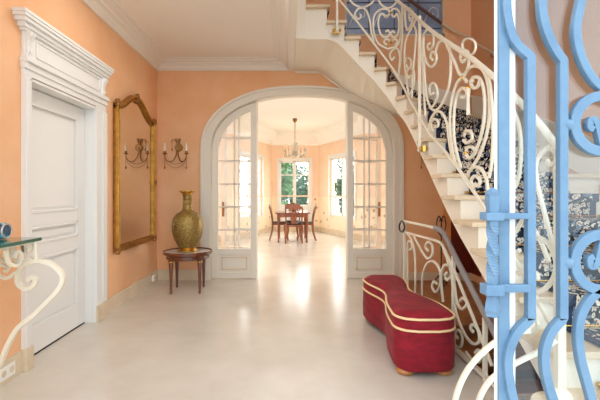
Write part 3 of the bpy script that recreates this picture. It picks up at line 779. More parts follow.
# newel at the lower end, standing on a step
nx, ny = 1.185, 1.745
bm = NB(); sweep(bm, [(nx, ny, 0.345), (nx, ny, 1.34)], rect(0.036, 0.036), (0, 1, 0)); lathe(bm, [(0.05, 0.351), (0.045, 0.375), (0.024, 0.40)], 16, (nx, ny, 0)); ball(bm, (nx, ny, 1.35), 0.026)
obj('newel', bm, M['iron'], railing, bevel=0.003)
SCR = [
 # first panel, over the upper flight
 [(349, -8), (350, 0), (355, 5), (362, 7.5), (369, 5), (374, 0), (375, -8), (371, -15), (365, -16), (361, -11), (364, -6), (368, -8)],
 [(378, -8), (379, 1), (383, 6), (388, 8), (393, 6), (397, 0), (397, -8), (393, -13), (388, -12), (387, -7)],
 [(374, 42), (371.5, 33), (370, 22), (367, 12), (362, 8), (357, 10), (355, 15), (358, 19), (361, 17), (360, 14)],
 [(388, 49), (378, 43), (373.5, 30), (374, 17), (379, 10.5), (386, 9), (391, 12.5)],
 [(388, 49), (398, 45), (401, 32), (401, 18), (398, 10), (393, 9), (391, 12.5)],
 [(391, 13), (387, 16), (384, 15), (381, 14), (378.5, 20), (379, 29), (382, 36), (387, 37), (390, 34), (388, 30.5), (385.5, 32)],
 [(391, 13), (394, 17), (397, 14), (399, 20), (399, 29), (397, 36), (393, 37), (391, 34), (393, 31), (395, 33)],
 [(391, 42), (387, 39), (384, 42), (387, 45)], [(391, 42), (395, 39), (398, 42), (395, 45)],
 [(398, 78), (400.5, 60), (398, 49), (393, 50), (390, 55), (392, 60), (395, 57)],
 # around the bend
 [(402, 4), (402.3, 20), (402, 40), (400, 60), (399, 76)],
 [(404.5, 8), (405.5, 24), (407.5, 30), (410.5, 26), (413, 17), (411, 14), (409, 17), (410.5, 21)],
 [(416, 19), (412, 27), (406, 40), (404.5, 56), (406, 76), (409, 96)],
 [(413, 24), (416, 32), (415, 50), (413, 72), (412, 98)],
 [(405, 64), (407, 58), (411, 60), (411, 66), (408, 68), (406.5, 65)],
 [(409, 96), (414, 84), (414, 72), (410, 68), (407, 73), (409, 78), (411, 75)],
 # second panel
 [(425.5, 116), (424, 95), (423, 70), (422, 48), (424, 34), (429, 29), (433, 33), (433.5, 44), (430, 50), (427.5, 46), (430, 43)],
 [(423.5, 37), (424, 52), (427, 63), (431.5, 67), (436, 62), (436, 54), (432, 52), (430.5, 57), (433, 60)],
 [(435, 55), (438, 44), (443, 40.5), (448, 44), (450.5, 56), (450, 80), (445, 98), (438, 109), (432, 109), (427, 98), (425, 80), (424, 60)],
 [(431, 108), (434.5, 104), (437.5, 96), (436.5, 87), (433, 83), (429.5, 87), (430.5, 94), (434, 93)],
 [(446, 43), (450, 52), (455, 63), (459, 73), (463, 75), (467, 70), (469, 60), (467.5, 52), (463, 51), (460.5, 57), (463, 62), (465.5, 59)],
 [(428, 131), (431, 119), (436, 112), (442, 113), (447, 124), (449, 140), (452, 158)], [(433, 131), (431, 124), (434, 119), (438, 121), (438, 126), (435, 127)],
 # large oval panel
 [(459, 170), (454, 158), (451, 138), (450, 118), (452, 98), (457, 83), (463, 78), (467, 82)],
 [(461, 168), (457, 154), (454, 136), (454, 116), (456, 99), (460, 90), (464, 88), (467, 92), (465, 97), (461, 97)],
 [(464, 76), (468, 69), (475, 66), (482, 69), (487, 79), (489.5, 98), (489, 120), (485, 140), (478, 158), (470, 170)],
 [(470, 82), (474, 77), (480, 79), (484, 92), (484.5, 112), (482, 132), (476, 150), (470, 158), (466, 154)],
 [(480, 79), (478, 86), (474, 88), (471, 84), (473, 80)], [(466, 154), (467, 148), (472, 147), (475, 152), (472, 157)],
 [(464, 136), (466, 131), (471, 132), (472, 139), (467, 143), (463, 140)],
 [(485, 67), (489, 80), (491.5, 100), (493, 130), (492, 160), (489, 178)],
 [(468, 173), (474, 167), (481, 169), (486, 178), (488, 190), (490, 204)], [(474, 188), (471, 181), (475, 176), (480, 180), (478, 186), (475, 184)],
 # panel behind the entrance door
 [(497, 82), (503, 100), (506, 130), (506, 160), (503, 190), (500, 222)],
 [(556, 143), (548, 148), (540, 155), (536, 165), (537, 182), (542, 203), (549, 230), (556, 258)],
 [(548, 148), (555, 152), (556, 161), (551, 165), (547, 160)],
 [(530, 240), (540, 238), (550, 246), (556, 262), (553, 279), (543, 290), (533, 292), (526, 284), (528, 274), (536, 273), (538, 280)],
 [(513, 110), (519, 126), (521, 150), (519, 175), (514, 188), (509, 180), (512, 172)],
 [(516, 232), (523, 220), (530, 224), (540, 240), (549, 262)], [(520, 250), (514, 256), (512, 268), (520, 274), (527, 268), (524, 260)],
 [(536, 302), (546, 300), (555, 306), (560, 320), (561, 335)], [(528, 318), (522, 324), (524, 332), (533, 332), (538, 324), (534, 316), (526, 312), (518, 316)],
]
for s in SCR: rbar('scroll', s, 0.0092, 5)
bm = NB(); p, n = rail(468, 101); p0_, _ = rail(468, 90); p1_, _ = rail(468, 115)
sweep(bm, [p0_, p, p1_], rect(0.02, 0.02), n, scale=[1.2, 0.8, 1.1]); ball(bm, p0_, 0.018, 8)
obj('finial', bm, M['iron'], railing, bevel=0.003)
for (a, b) in ((391, 13), (391, 42), (468, 88), (466, 153), (463, 78)):
    q, n = rail(a, b); bm = NB(); ball(bm, q, 0.017, 8); obj('collar', bm, M['brass'], railing, smooth=True)
ring = [(465, 50), (464, 43), (467, 38.5), (472, 38), (476.5, 42), (477, 49), (474, 54.5), (469, 55)]
ring = [(a - 1.5, 47 + (b - 47) * 0.92) for a, b in ring]
P_ = cr(ring, 4, True); Q = [rail(a, b) for a, b in P_]; bm = NB()
sweep(bm, [q[0] for q in Q], rect(0.011, 0.014), [q[1] for q in Q], closed=True); obj('ring', bm, M['iron'], railing, bevel=0.003)
# two long arcs sweeping from the floor up to the foot of the railing
py_ = on_y(1.66)
for arc, r in (([(447, 486), (450, 440), (454, 408), (458, 390), (467, 371), (480, 355), (496, 342), (515, 333), (530, 330)], 0.010), ([(474, 486), (474, 440), (477, 408), (484, 389), (496, 375), (517, 362.5), (542, 350), (556, 340)], 0.0095)):
    pts = [py_(a, b) for a, b in cr(arc, 6)]; bm = NB(); sweep(bm, pts, rect(r * 2, r * 1.8), (0, 1, 0)); obj('foot_arc', bm, M['iron'], railing, bevel=0.003)

# dark wall handrail up the stairwell
bm = NB()
hp = [(1.45, YB - 0.06, 4.11), (1.66, YB - 0.06, 3.98), (2.16, YB - 0.06, 3.62), (2.40, YB - 0.07, 3.47), (2.52, YB - 0.16, 3.38), (XR - 0.06, 5.35, 3.22), (XR - 0.06, 4.78, 2.86), (XR - 0.06, 4.62, 2.76)]
tube(bm, cr(hp[:3], 4), 0.022, 10)
whr = obj('wall_handrail', bm, M['railwood'], smooth=True)
tag(whr, 'thin dark handrail fixed to the wall above the upper stair flight', 'handrail')
bm = NB(); tube(bm, cr(hp[2:], 4), 0.016, 10); obj('lower_section', bm, M['tread'], whr, smooth=True)
for q in ((1.7, YB - 0.06, 3.95), (XR - 0.06, 5.0, 3.0)):
    bm = NB(); e = V((0, 0.06, 0)) if q[1] > 5.5 else V((0.06, 0, 0))
    tube(bm, [V(q) - V((0, 0, 0.02)), V(q) - V((0, 0, 0.06)), V(q) - V((0, 0, 0.06)) + e * 0.99], 0.008, 8); obj('bracket', bm, M['bronze'], whr, smooth=True)

# leaded stair window
t = thing('window_8', 'blue-grey leaded window on the landing wall behind the stair railing', 'window', (WX0, YB, WZ0), 0, None, 'structure')
W_, Hh = WX1 - WX0, WZ1 - WZ0
bm = NB(); bx(bm, 0, W_, 0.05, 0.058, 0, Hh); obj('pane', bm, M['slate_glass'], t)
bm = NB(); f = 0.03
for a, b, c, d in ((0, W_, 0, f), (0, W_, Hh - f, Hh), (0, f, 0, Hh), (W_ - f, W_, 0, Hh)): bx(bm, a, b, -0.012, 0.05, c, d)
obj('frame', bm, M['tread'], t)
bm = NB()
for z in (0.13, 0.5, 0.9, 1.3): bx(bm, f, W_ - f, 0.04, 0.05, z - 0.006, z + 0.006)
for x in (0.36, 0.72, 1.06): bx(bm, x - 0.006, x + 0.006, 0.04, 0.05, f, Hh - f)
obj('lead_bars', bm, M['lead'], t)
bm = NB()
for k in range(4):
    x = 0.2 + 0.35 * k
    for zz in (0.32, 0.72):
        pts = [(x - 0.12, zz - 0.15), (x - 0.06, zz), (x, zz + 0.1), (x + 0.08, zz + 0.08), (x + 0.09, zz - 0.02), (x + 0.03, zz - 0.04), (x + 0.02, zz + 0.03)]
        sweep(bm, [(a, 0.036, b) for a, b in cr(pts, 5)], rect(0.010, 0.008), (0, 1, 0))
obj('lead_scrolls', bm, M['cornice'], t)

# ------------------------------------------------------------------ cellar railing
cr_x = on_x(1.30)
cel = thing('cellar_railing', 'ivory scroll railing with worn grey handrail guarding the cellar stairs', 'railing', (0, 0, 0))
def cbar(name, pts, r=0.010, k=5, m=None, prof=None):
    P = [cr_x(a, b) for a, b in (cr(pts, k) if k > 1 else pts)]
    bm = NB(); sweep(bm, P, prof or rect(r * 2, r * 1.7), (1, 0, 0)); return obj(name, bm, m or M['iron'], cel, bevel=0.002)
cbar('top_rail', [(403, 221), (420, 224.5), (437, 228.5)], prof=circ(0.014, 8))
cbar('handrail', [(435, 228), (441, 230.5), (446, 238), (459, 264), (477, 299), (490, 324), (512, 366)], k=4, m=M['grip'], prof=circ(0.026, 10, 0.02))
cbar('middle_rail', [(405, 232), (421, 236.5), (437, 241), (443, 246), (454, 270), (465, 297), (482, 340), (492, 366)], k=4)
bm = NB(); sweep(bm, [(1.30, 4.47, 0.035), (1.30, 2.35, 0.035)], rect(0.03, 0.024), (0, 0, 1)); obj('lower_rail', bm, M['iron'], cel)
for px, y0 in ((404.5, 221), (453.5, 256), (485, 318)):
    a = cr_x(px, y0); bm = NB(); sweep(bm, [(a.x, a.y, 0.0), a], rect(0.026, 0.026), (1, 0, 0)); obj('post', bm, M['iron'], cel, bevel=0.002)
ringp = [(402, 221), (404, 224), (404.2, 229), (402, 232), (399.5, 229), (399.8, 224)]
bm = NB(); rp = on_x(1.27); sweep(bm, [rp(a, b) for a, b in cr(ringp, 4, True)], circ(0.010, 6), (1, 0, 0), closed=True)
obj('end_ring', bm, M['black'], cel, smooth=True)
for s in ([(406, 232), (411, 239), (414.5, 252), (415.5, 275), (415, 298)], [(408, 298), (407.5, 262), (408, 243), (411, 242), (412, 248), (409.5, 250)],
          [(414, 236), (418, 244), (423, 253), (428, 258.5), (432.5, 254), (432, 245), (428, 242), (425.5, 247), (428.5, 251)],
          [(422, 298), (422.5, 277), (427, 264), (434, 261.5), (440, 271), (440, 285), (436, 292), (432, 287), (434, 281.5), (437, 284)],
          [(443, 302), (441, 278), (444.5, 265.5), (449.5, 266.5), (451, 275), (447.5, 280), (445, 276), (447, 272.5)],
          [(443, 247), (448, 262), (452, 280), (453, 300)],
          [(453, 286), (456, 312), (464, 333), (472, 343), (479, 342), (478.5, 331), (473.5, 324.5), (470.5, 328), (473.5, 332)],
          [(454, 282), (457, 302), (462, 309), (467, 304), (463.5, 298), (460, 301)], [(445, 310), (448, 330), (455, 345), (461, 346), (462, 336), (458, 330), (455, 334), (458, 338)],
          [(466, 352), (472, 360), (478, 362), (482, 356), (479, 350), (475, 353)]):
    cbar('scroll', s, 0.0095)

# black iron stand on the cellar landing
st = thing('iron_stand', 'slim black wrought-iron stand with scrolled top behind the cellar railing', 'stand', (2.05, 5.35, 0))
bm = NB(); tube(bm, [(0, 0, 0.10), (0, 0, 0.9)], 0.009); obj('stem', bm, M['black'], st, smooth=True)
for k in range(3):
    a = 2 * PI * k / 3 + 0.5; bm = NB()
    tube(bm, cr([(0, 0, 0.16), (0.06 * math.cos(a), 0.06 * math.sin(a), 0.09), (0.11 * math.cos(a), 0.11 * math.sin(a), 0.009)], 5), 0.008); obj('leg', bm, M['black'], st, smooth=True)
for s in (-1, 1):
    bm = NB(); tube(bm, [(s * a, 0, b) for a, b in cr([(0, 0.66), (0.045, 0.72), (0.06, 0.82), (0.045, 0.91), (0.02, 0.92), (0.012, 0.87), (0.03, 0.86)], 5)], 0.008); obj('scroll', bm, M['black'], st, smooth=True)

# oxblood door under the stairs
t = thing('door_6', 'dark red cupboard door below the curved staircase', 'door', (2.30, YB, 0), 0, None, 'structure')
bm = NB(); bx(bm, 0, 0.295, -0.03, -0.001, 0.11, 1.9); obj('leaf', bm, M['red'], t)
bm = NB(); bx(bm, -0.11, 0.0, -0.035, -0.001, 0.11, 1.95); obj('jamb', bm, mat('light_orange_paint', (228, 160, 100), 0.6), t)
bm = NB(); bx(bm, 0.28, 0.298, -0.30, -0.03, 0.11, 1.6); obj('side_leaf', bm, M['red'], t)

# ------------------------------------------------------------------ blue ironwork entrance door
DYp = 0.925
pd = on_y(DYp)
leaf = thing('entrance_door', 'pale blue wrought-iron and glass entrance door standing in the foreground', 'door', (0, 0, 0), 0, None, 'thing')
AX = (601 - CX) / F * DYp
mir = lambda P: [V((2 * AX - p.x, p.y, p.z)) for p in P]
bm = NB()
for x0_, x1_ in ((0.4885, 0.514), (2 * AX - 0.514, 2 * AX - 0.4885)): bx(bm, x0_, x1_, 0.926, 0.934, 0.02, 2.42)
bx(bm, 0.514, 2 * AX - 0.514, 0.926, 0.934, 0.02, 0.06); bx(bm, 0.514, 2 * AX - 0.514, 0.926, 0.934, 2.38, 2.42)
obj('blue_frame', bm, M['blue'], leaf, bevel=0.002)
bm = NB()
for a, b in ((0.4865, 0.5315), (2 * AX - 0.5315, 2 * AX - 0.4865)): bx(bm, a, b, 0.9345, 0.945, 0.02, 2.42)
bx(bm, 0.5315, 2 * AX - 0.5315, 0.9345, 0.945, 0.02, 0.07); bx(bm, 0.5315, 2 * AX - 0.5315, 0.9345, 0.945, 2.37, 2.42)
obj('white_frame', bm, M['white'], leaf, bevel=0.001)
bm = NB(); bx(bm, 0.53, 2 * AX - 0.53, 0.937, 0.942, 0.06, 2.38); obj('pane', bm, M['doorglass'], leaf)
def dbar(name, pts, w_=0.019, d_=0.017, k=7, both=True, sharp=()):
    P = [pd(a, b) for a, b in (cr(pts, k) if k > 1 else pts)]
    for PP in ((P, mir(P)) if both else (P,)):
        bm = NB(); sweep(bm, PP, rect(w_, d_), (0, 1, 0)); obj(name, bm, M['blue'], leaf, bevel=0.002)
def joined(name, segs, **kw):
    out_ = []
    for s in segs:
        c = cr(s, 7) if len(s) > 2 else list(s)
        out_ += c if not out_ else c[1:]
    dbar(name, out_, k=1, **kw)
joined('bulged_bar', [[(530, -170), (530, -60)], [(530, -60), (516, -44), (508, -22), (505.5, 0), (507, 20), (512, 38), (520, 49), (529.5, 57)], [(529.5, 57), (530, 318)], [(530, 318), (518, 330), (510, 345), (507, 362), (509, 382), (513, 400), (521, 420), (530, 433)], [(530, 433), (530, 690)]])
joined('bulged_bar', [[(562, -170), (562, -52)], [(562, -52), (550, -36), (543, -16), (541, 4), (543, 22), (549, 40), (556, 53), (562, 61)], [(562, 61), (562, 318)], [(562, 318), (551, 331), (545, 347), (544, 364), (547, 382), (552, 398), (558, 415), (562, 428)], [(562, 428), (562, 690)]])
dbar('lyre_bar', [(600.5, -75), (588, -40), (582, -8), (577, 16), (575, 32), (578, 51), (585, 69), (593, 81), (600.5, 88)])
dbar('lyre_bar', [(600.5, 290), (590, 298), (581, 313), (577.5, 332), (579.5, 356), (585, 378), (591, 400), (597, 430), (600.5, 460)])
for cy_, f_ in ((124, 1), (262, -1)):
    ringp = spiral(601, cy_, 27.5, 27.5, PI / 2 * f_ * -1, PI / 2 * f_ * -1 + 2 * PI, 40)[:-1]
    bm = NB(); sweep(bm, [pd(a, b) for a, b in ringp], rect(0.023, 0.017), (0, 1, 0), closed=True); obj('ring', bm, M['blue'], leaf, bevel=0.002)
    for PP in (lambda P: P, mir):
        c = cr([(601, cy_ + 24 * f_), (598, cy_ + 10 * f_), (594.5, cy_ - 2 * f_), (589.5, cy_ - 4 * f_), (588, cy_ + 3 * f_), (592, cy_ + 6 * f_)], 5)
        bm = NB(); sweep(bm, PP([pd(a, b) for a, b in c]), rect(0.014, 0.016), (0, 1, 0)); obj('curl', bm, M['blue'], leaf, bevel=0.002)
        bm = NB(); q = PP([pd(567.5, cy_ + 1)])[0]; ball(bm, q, 0.014, 10); obj('stud', bm, M['blue'], leaf, smooth=True)
# twisted pull handle
hc = on_y(0.90)
bm = NB()
zt, zb_ = hc(493, 195).z, hc(493, 317).z; hx = hc(493.5, 200).x
N_ = 40; P = [(hx, 0.905, zt + (zb_ - zt) * i / N_) for i in range(N_ + 1)]
def flare(s): return 1.25 - 0.25 * min(1, s / 0.18) if s < 0.18 else (1.0 if s < 0.84 else 1.0 + 0.35 * min(1, (s - 0.84) / 0.1) - (0.25 if s > 0.97 else 0))
def tw(s): return 0 if s < 0.25 else (1.25 * PI * (s - 0.25) / 0.42 if s < 0.67 else 1.25 * PI)
sweep(bm, P, rect(0.0185, 0.0185), (0, 1, 0), scale=flare, twist=tw)
lathe(bm, [(0.014, 0), (0.016, 0.006), (0.006, 0.014), (0, 0.018)], 12, (hx, 0.905, zt))
hnd = obj('pull_handle', bm, M['blue'], leaf)
for yy, hh in ((216.5, 0.018), (290, 0.024)):
    z = hc(493, yy).z; bm = NB(); bx(bm, hx - 0.020, hx + 0.020, 0.89, 0.925, z - hh / 2, z + hh / 2); bx(bm, hx + 0.02, pd(527, 0).x, 0.912, 0.925, z - hh / 2.6, z + hh / 2.6)
    obj('clamp', bm, M['blue'], hnd, bevel=0.002)

# ------------------------------------------------------------------ red velvet bench
Y0, Y1, XC = 2.665, 4.03, 0.94
def hwid(t):   # half width along the length, t 0 near .. 1 far
    return 0.214 - 0.088 * math.exp(-((t - 0.55) / 0.20) ** 2) - 0.012 * t
def xc(t): return XC + 0.015 * math.sin(t * PI * 2) + 0.0 * t
def outline(inset=0.0, n=72):
    pts = []; rr = 0.15
    Ln = Y1 - Y0
    k = 26
    for i in range(k + 1):                      # right side near -> far
        t = i / k; pts.append(1)
    pts = []
    def side(sg):
        res = []
        for i in range(61):
            t = i / 60; y = t * Ln
            e = min(y, Ln - y); w_ = hwid(t)
            if e < rr: w_ = w_ - rr * (1 - math.sqrt(max(0, 1 - ((rr - e) / rr) ** 2)))
            res.append((xc(t) + sg * max(0.03, w_ - inset), Y0 + min(max(y, inset), Ln - inset)))
        return res
    return side(1) + side(-1)[::-1]
bench = thing('bench', 'crimson velvet peanut-shaped bench with cream piping on wooden bun feet', 'bench', (0, 0, 0))
def loft(bm, levels):
    rings = [[bm.verts.new((x, y, z)) for x, y in o] for o, z in levels]
    for a, b in zip(rings, rings[1:]):
        n = len(a)
        for i in range(n): bm.faces.new([a[i], a[(i + 1) % n], b[(i + 1) % n], b[i]])
    return rings
bm = NB()
r_ = loft(bm, [(outline(0.012), 0.042), (outline(0.0), 0.055), (outline(-0.004), 0.16), (outline(0.0), 0.310), (outline(0.012), 0.316)])
bm.faces.new(r_[0][::-1]); bm.faces.new(r_[-1]); obj('base', bm, M['velvet'], bench, smooth=True)
bm = NB()
lv = [(outline(0.012), 0.316), (outline(0.0), 0.324), (outline(0.002), 0.390), (outline(0.012), 0.402), (outline(0.035), 0.418), (outline(0.065), 0.430), (outline(0.095), 0.437)]
r_ = loft(bm, lv)
top = r_[-1]; n = len(top) // 2
for i in range(n - 1): bm.faces.new([top[i], top[i + 1], top[2 * n - 2 - i], top[2 * n - 1 - i]])
bm.faces.new(r_[0][::-1]); obj('cushion', bm, M['velvet'], bench, smooth=True)
for z in (0.318, 0.397):
    bm = NB(); o = outline(-0.002); 
    sweep(bm, [(x, y, z) for x, y in o], circ(0.0085, 8), (0, 0, 1), closed=True); obj('piping', bm, M['piping'], bench, smooth=True)
for fx, fy in ((XC - 0.13, Y0 + 0.10), (XC + 0.13, Y0 + 0.10), (XC - 0.12, Y1 - 0.10), (XC + 0.12, Y1 - 0.10)):
    bm = NB(); lathe(bm, [(0.04, 0.0), (0.058, 0.008), (0.065, 0.024), (0.058, 0.042), (0.03, 0.05)], 20, (fx, fy, 0)); obj('foot', bm, M['footwood'], bench, smooth=True)

# ------------------------------------------------------------------ side table and brass vase
tx, ty, TZ = (188 - CX) / F * 5.08, 5.08, 0.498
tab = thing('side_table', 'small round mahogany table with marble top under the vase', 'side table', (tx, ty, 0))
def orn(bm, prof, n=36): return lathe(bm, prof, n)
bm = NB(); lathe(bm, [(0.285, TZ - 0.018), (0.285, TZ)], 40); obj('tabletop', bm, M['marble'], tab, smooth=True)
bm = NB(); 
prof = [(0.295, TZ - 0.03), (0.305, TZ - 0.022), (0.306, TZ + 0.012), (0.298, TZ + 0.014), (0.288, TZ + 0.006), (0.286, TZ - 0.03)]
rings = [[bm.verts.new((r * math.cos(2 * PI * i / 40), r * math.sin(2 * PI * i / 40), z)) for i in range(40)] for r, z in prof]
for a, b in zip(rings, rings[1:] + rings[:1]):
    for i in range(40): bm.faces.new([a[i], a[(i + 1) % 40], b[(i + 1) % 40], b[i]])
obj('rim', bm, M['wood'], tab, smooth=True)
bm = NB(); lathe(bm, [(0.262, TZ - 0.085), (0.268, TZ - 0.08), (0.268, TZ - 0.03), (0.285, TZ - 0.019)], 40); obj('apron', bm, M['wood'], tab, smooth=True)
for a in (225, 315, 45, 135):
    a = math.radians(a + 4); bm = NB()
    lathe(bm, [(0.011, 0.0), (0.016, 0.012), (0.014, 0.03), (0.023, 0.30), (0.030, 0.37), (0.025, 0.378), (0.031, 0.385), (0.031, TZ - 0.03)], 14, (0.245 * math.cos(a), 0.245 * math.sin(a), 0))
    lg = obj('leg', bm, M['wood'], tab, smooth=True)
    bm = NB(); lathe(bm, [(0.0305, 0.387), (0.0325, 0.39), (0.0325, 0.396), (0.0305, 0.399)], 14, (0.245 * math.cos(a), 0.245 * math.sin(a), 0)); obj('brass_collar', bm, M['brass'], lg, smooth=True)

vs_ = thing('brass_vase', 'tall chased brass vase with flared neck standing on the round table', 'vase', (tx - 0.005, ty, TZ + 0.001))
bp = [(0.0, 0.045), (0.10, 0.045), (0.118, 0.065), (0.145, 0.12), (0.172, 0.18), (0.19, 0.25), (0.196, 0.315), (0.19, 0.375), (0.172, 0.43), (0.135, 0.475), (0.095, 0.50), (0.07, 0.525), (0.062, 0.56), (0.058, 0.62), (0.057, 0.68), (0.064, 0.72)]
bm = NB(); pz = cr(bp[1:], 3); lathe(bm, [(0, 0.045)] + pz, 40); obj('body', bm, M['vase'], vs_, smooth=True)
bm = NB(); lathe(bm, [(0.118, 0.0), (0.124, 0.006), (0.124, 0.018), (0.112, 0.026), (0.10, 0.034), (0.104, 0.046), (0.112, 0.052), (0.1, 0.058)], 36); obj('foot', bm, M['brass'], vs_, smooth=True)
bm = NB(); lathe(bm, [(0.062, 0.715), (0.075, 0.735), (0.098, 0.752), (0.106, 0.76), (0.104, 0.768), (0.09, 0.764), (0.06, 0.745), (0.05, 0.70), (0.0, 0.69)], 36); obj('lip', bm, M['brass'], vs_, smooth=True)
for z in (0.525, 0.60, 0.66):
    bm = NB(); rr_ = 0.071 if z < 0.55 else 0.0615
    lathe(bm, [(rr_ - 0.006, z - 0.008), (rr_ + 0.004, z), (rr_ - 0.006, z + 0.008)], 30); obj('neck_ring', bm, M['brass'], vs_, smooth=True)

# ------------------------------------------------------------------ gilded mirror on the left wall
mr = thing('wall_mirror', 'tall gilt-framed mirror with arched crest on the peach wall', 'mirror', (XL, 4.84, 0))
HWm = 0.60
def crest(y, d=0.0):
    t = min(1, abs(y) / (HWm - d))
    t = abs(y + 0.03) / HWm
    return 2.20 + 0.20 * math.exp(-(t / 0.56) ** 2.4) - d
ys = [-HWm + 2 * HWm * i / 48 for i in range(49)]
bm = NB(); fw = 0.06
ysi = [-(HWm - fw) + 2 * (HWm - fw) * i / 48 for i in range(49)]
prism(bm, [(-HWm, 0.60), (HWm, 0.60), (HWm, 0.66), (-HWm, 0.66)], YZ, 0.004, 0.042)
prism(bm, [(-HWm, 0.64), (-HWm + fw, 0.64), (-HWm + fw, crest(-HWm + fw)), (-HWm, crest(-HWm))], YZ, 0.004, 0.045)
prism(bm, [(HWm - fw, 0.64), (HWm, 0.64), (HWm, crest(HWm)), (HWm - fw, crest(HWm - fw))], YZ, 0.004, 0.045)
prism(bm, [(y, crest(y)) for y in ys] + [(y, crest(y) - 0.07) for y in ys[::-1]], YZ, 0.004, 0.045)
obj('frame', bm, M['gold'], mr, bevel=0.008)
bm = NB()
sweep(bm, [(0.055, y, crest(y) - 0.018) for y in ys], circ(0.016, 8), (1, 0, 0))
sweep(bm, [(0.05, y, crest(y) - 0.06) for y in ysi], circ(0.009, 8), (1, 0, 0))
for s in (-1, 1):
    sweep(bm, [(0.05, s * (HWm - fw), 0.66), (0.05, s * (HWm - fw), crest(HWm - fw) - 0.06)], circ(0.008, 8), (1, 0, 0))
    sweep(bm, [(0.052, s * (HWm - 0.012), 0.62), (0.052, s * (HWm - 0.012), crest(HWm))], circ(0.012, 8), (1, 0, 0))
sweep(bm, [(0.05, -HWm + fw, 0.664), (0.05, HWm - fw, 0.664)], circ(0.008, 8), (1, 0, 0))
obj('beading', bm, M['gold'], mr, smooth=True)
for y, z, q in ((-0.585, 0.63, 1), (0.585, 0.63, 1), (0.585, 1.38, 0.8), (-0.585, 2.2, 1.0), (0.585, 2.2, 1.0), (-0.03, 2.375, 1.2)):
    bm = NB()
    n_ = 20; pr = [(0.0, 0.0)]
    ol = [((0.034 + 0.010 * math.cos(5 * 2 * PI * i / n_)) * math.cos(2 * PI * i / n_) * q, (0.034 + 0.010 * math.cos(5 * 2 * PI * i / n_)) * 1.2 * math.sin(2 * PI * i / n_) * q) for i in range(n_)]
    R_ = [[bm.verts.new((0.05 + h, y + a * k, z + b * k)) for a, b in ol] for h, k in ((-0.02, 1.0), (0.008, 1.0), (0.02, 0.75), (0.027, 0.4))]
    for r0, r1 in zip(R_, R_[1:]):
        for i in range(n_): bm.faces.new([r0[i], r0[(i + 1) % n_], r1[(i + 1) % n_], r1[i]])
    bm.faces.new(R_[0]); bm.faces.new(R_[-1][::-1])
    obj('carved_rosette', bm, M['bronze'], mr, smooth=True)
bm = NB(); prism(bm, [(-HWm + 0.04, 0.64), (HWm - 0.04, 0.64)] + [(y, crest(y) - 0.05) for y in ysi[::-1]], YZ, 0.012, 0.03)
obj('glass', bm, M['mirror'], mr)

# ------------------------------------------------------------------ sconces
def make_sconce(x, label):
    t = thing('wall_sconce', label, 'wall lamp', (x, YB, 1.825), 0, 'bronze sconces either side of the arch')
    bm = NB(); 
    for r0, y0_ in ((0.058, -0.012), (0.045, -0.026), (0.022, -0.04)):
        b2 = [(0.012 + r0 * math.cos(2 * PI * i / 24), 0.055 + r0 * math.sin(2 * PI * i / 24)) for i in range(24)]
        prism(bm, b2, XZ, y0_, -0.001)
    obj('backplate', bm, M['bronze'], t, bevel=0.003)
    bm = NB()
    for s in (-1, 1):
        tube(bm, [(s * a, -0.02, b) for a, b in cr([(0.0, 0.09), (0.022, 0.13), (0.036, 0.17), (0.016, 0.178), (0.01, 0.13)], 5)], 0.006, 6)
    tube(bm, [(a, -0.02, b) for a, b in cr([(-0.01, 0.12), (-0.05, 0.165), (-0.085, 0.155), (-0.08, 0.12)], 5)], 0.005, 6)
    obj('bow', bm, M['bronze'], t, smooth=True)
    bm = NB(); tube(bm, [(-0.08, -0.02, 0.12), (-0.08, -0.02, 0.05)], 0.003, 6); lathe(bm, [(0, -0.05), (0.011, -0.025), (0.004, 0)], 10, (-0.08, -0.02, 0.05)); obj('pendant', bm, M['bronze'], t, smooth=True)
    for s in (-1, 1):
        bm = NB()
        tube(bm, [(s * a, y_, b) for a, y_, b in cr([(0.008, -0.03, 0.02), (0.02, -0.05, -0.07), (0.06, -0.09, -0.145), (0.11, -0.12, -0.145), (0.145, -0.13, -0.10), (0.15, -0.13, -0.05)], 5)], 0.008, 8)
        arm = obj('arm', bm, M['bronze'], t, smooth=True)
        bm = NB(); lathe(bm, [(0.005, -0.06), (0.012, -0.052), (0.034, -0.04), (0.036, -0.036), (0.016, -0.036), (0.016, -0.005), (0.0, -0.005)], 14, (s * 0.15, -0.13, 0)); obj('drip_pan', bm, M['bronze'], arm, smooth=True)
        bm = NB(); lathe(bm, [(0.013, -0.006), (0.013, 0.062), (0.006, 0.066)], 12, (s * 0.15, -0.13, 0)); obj('candle', bm, M['wax'], arm, smooth=True)
        bm = NB(); lathe(bm, [(0.004, 0.066), (0.011, 0.08), (0.009, 0.095), (0.0, 0.115)], 10, (s * 0.15, -0.13, 0)); obj('bulb', bm, M['wax'], arm, smooth=True)
        bm = NB(); tube(bm, [(s * 0.15, -0.13, -0.06), (s * 0.15, -0.13, -0.20)], 0.0035, 6); lathe(bm, [(0, -0.04), (0.013, -0.02), (0.004, 0.015)], 10, (s * 0.15, -0.13, -0.22)); obj('pendant', bm, M['bronze'], arm, smooth=True)
    for zz, sag in ((-0.13, 0.055), (-0.15, 0.09)):
        bm = NB(); tube(bm, [(-0.14 + 0.28 * i / 16, -0.125, zz - sag * (1 - ((i - 8) / 8) ** 2)) for i in range(17)], 0.0035, 6); obj('swag', bm, M['bronze'], t, smooth=True)
    return t
make_sconce(-1.56, 'bronze two-arm candle sconce between the mirror corner and the arch')
make_sconce(2.0, 'bronze two-arm candle sconce half hidden behind the staircase')

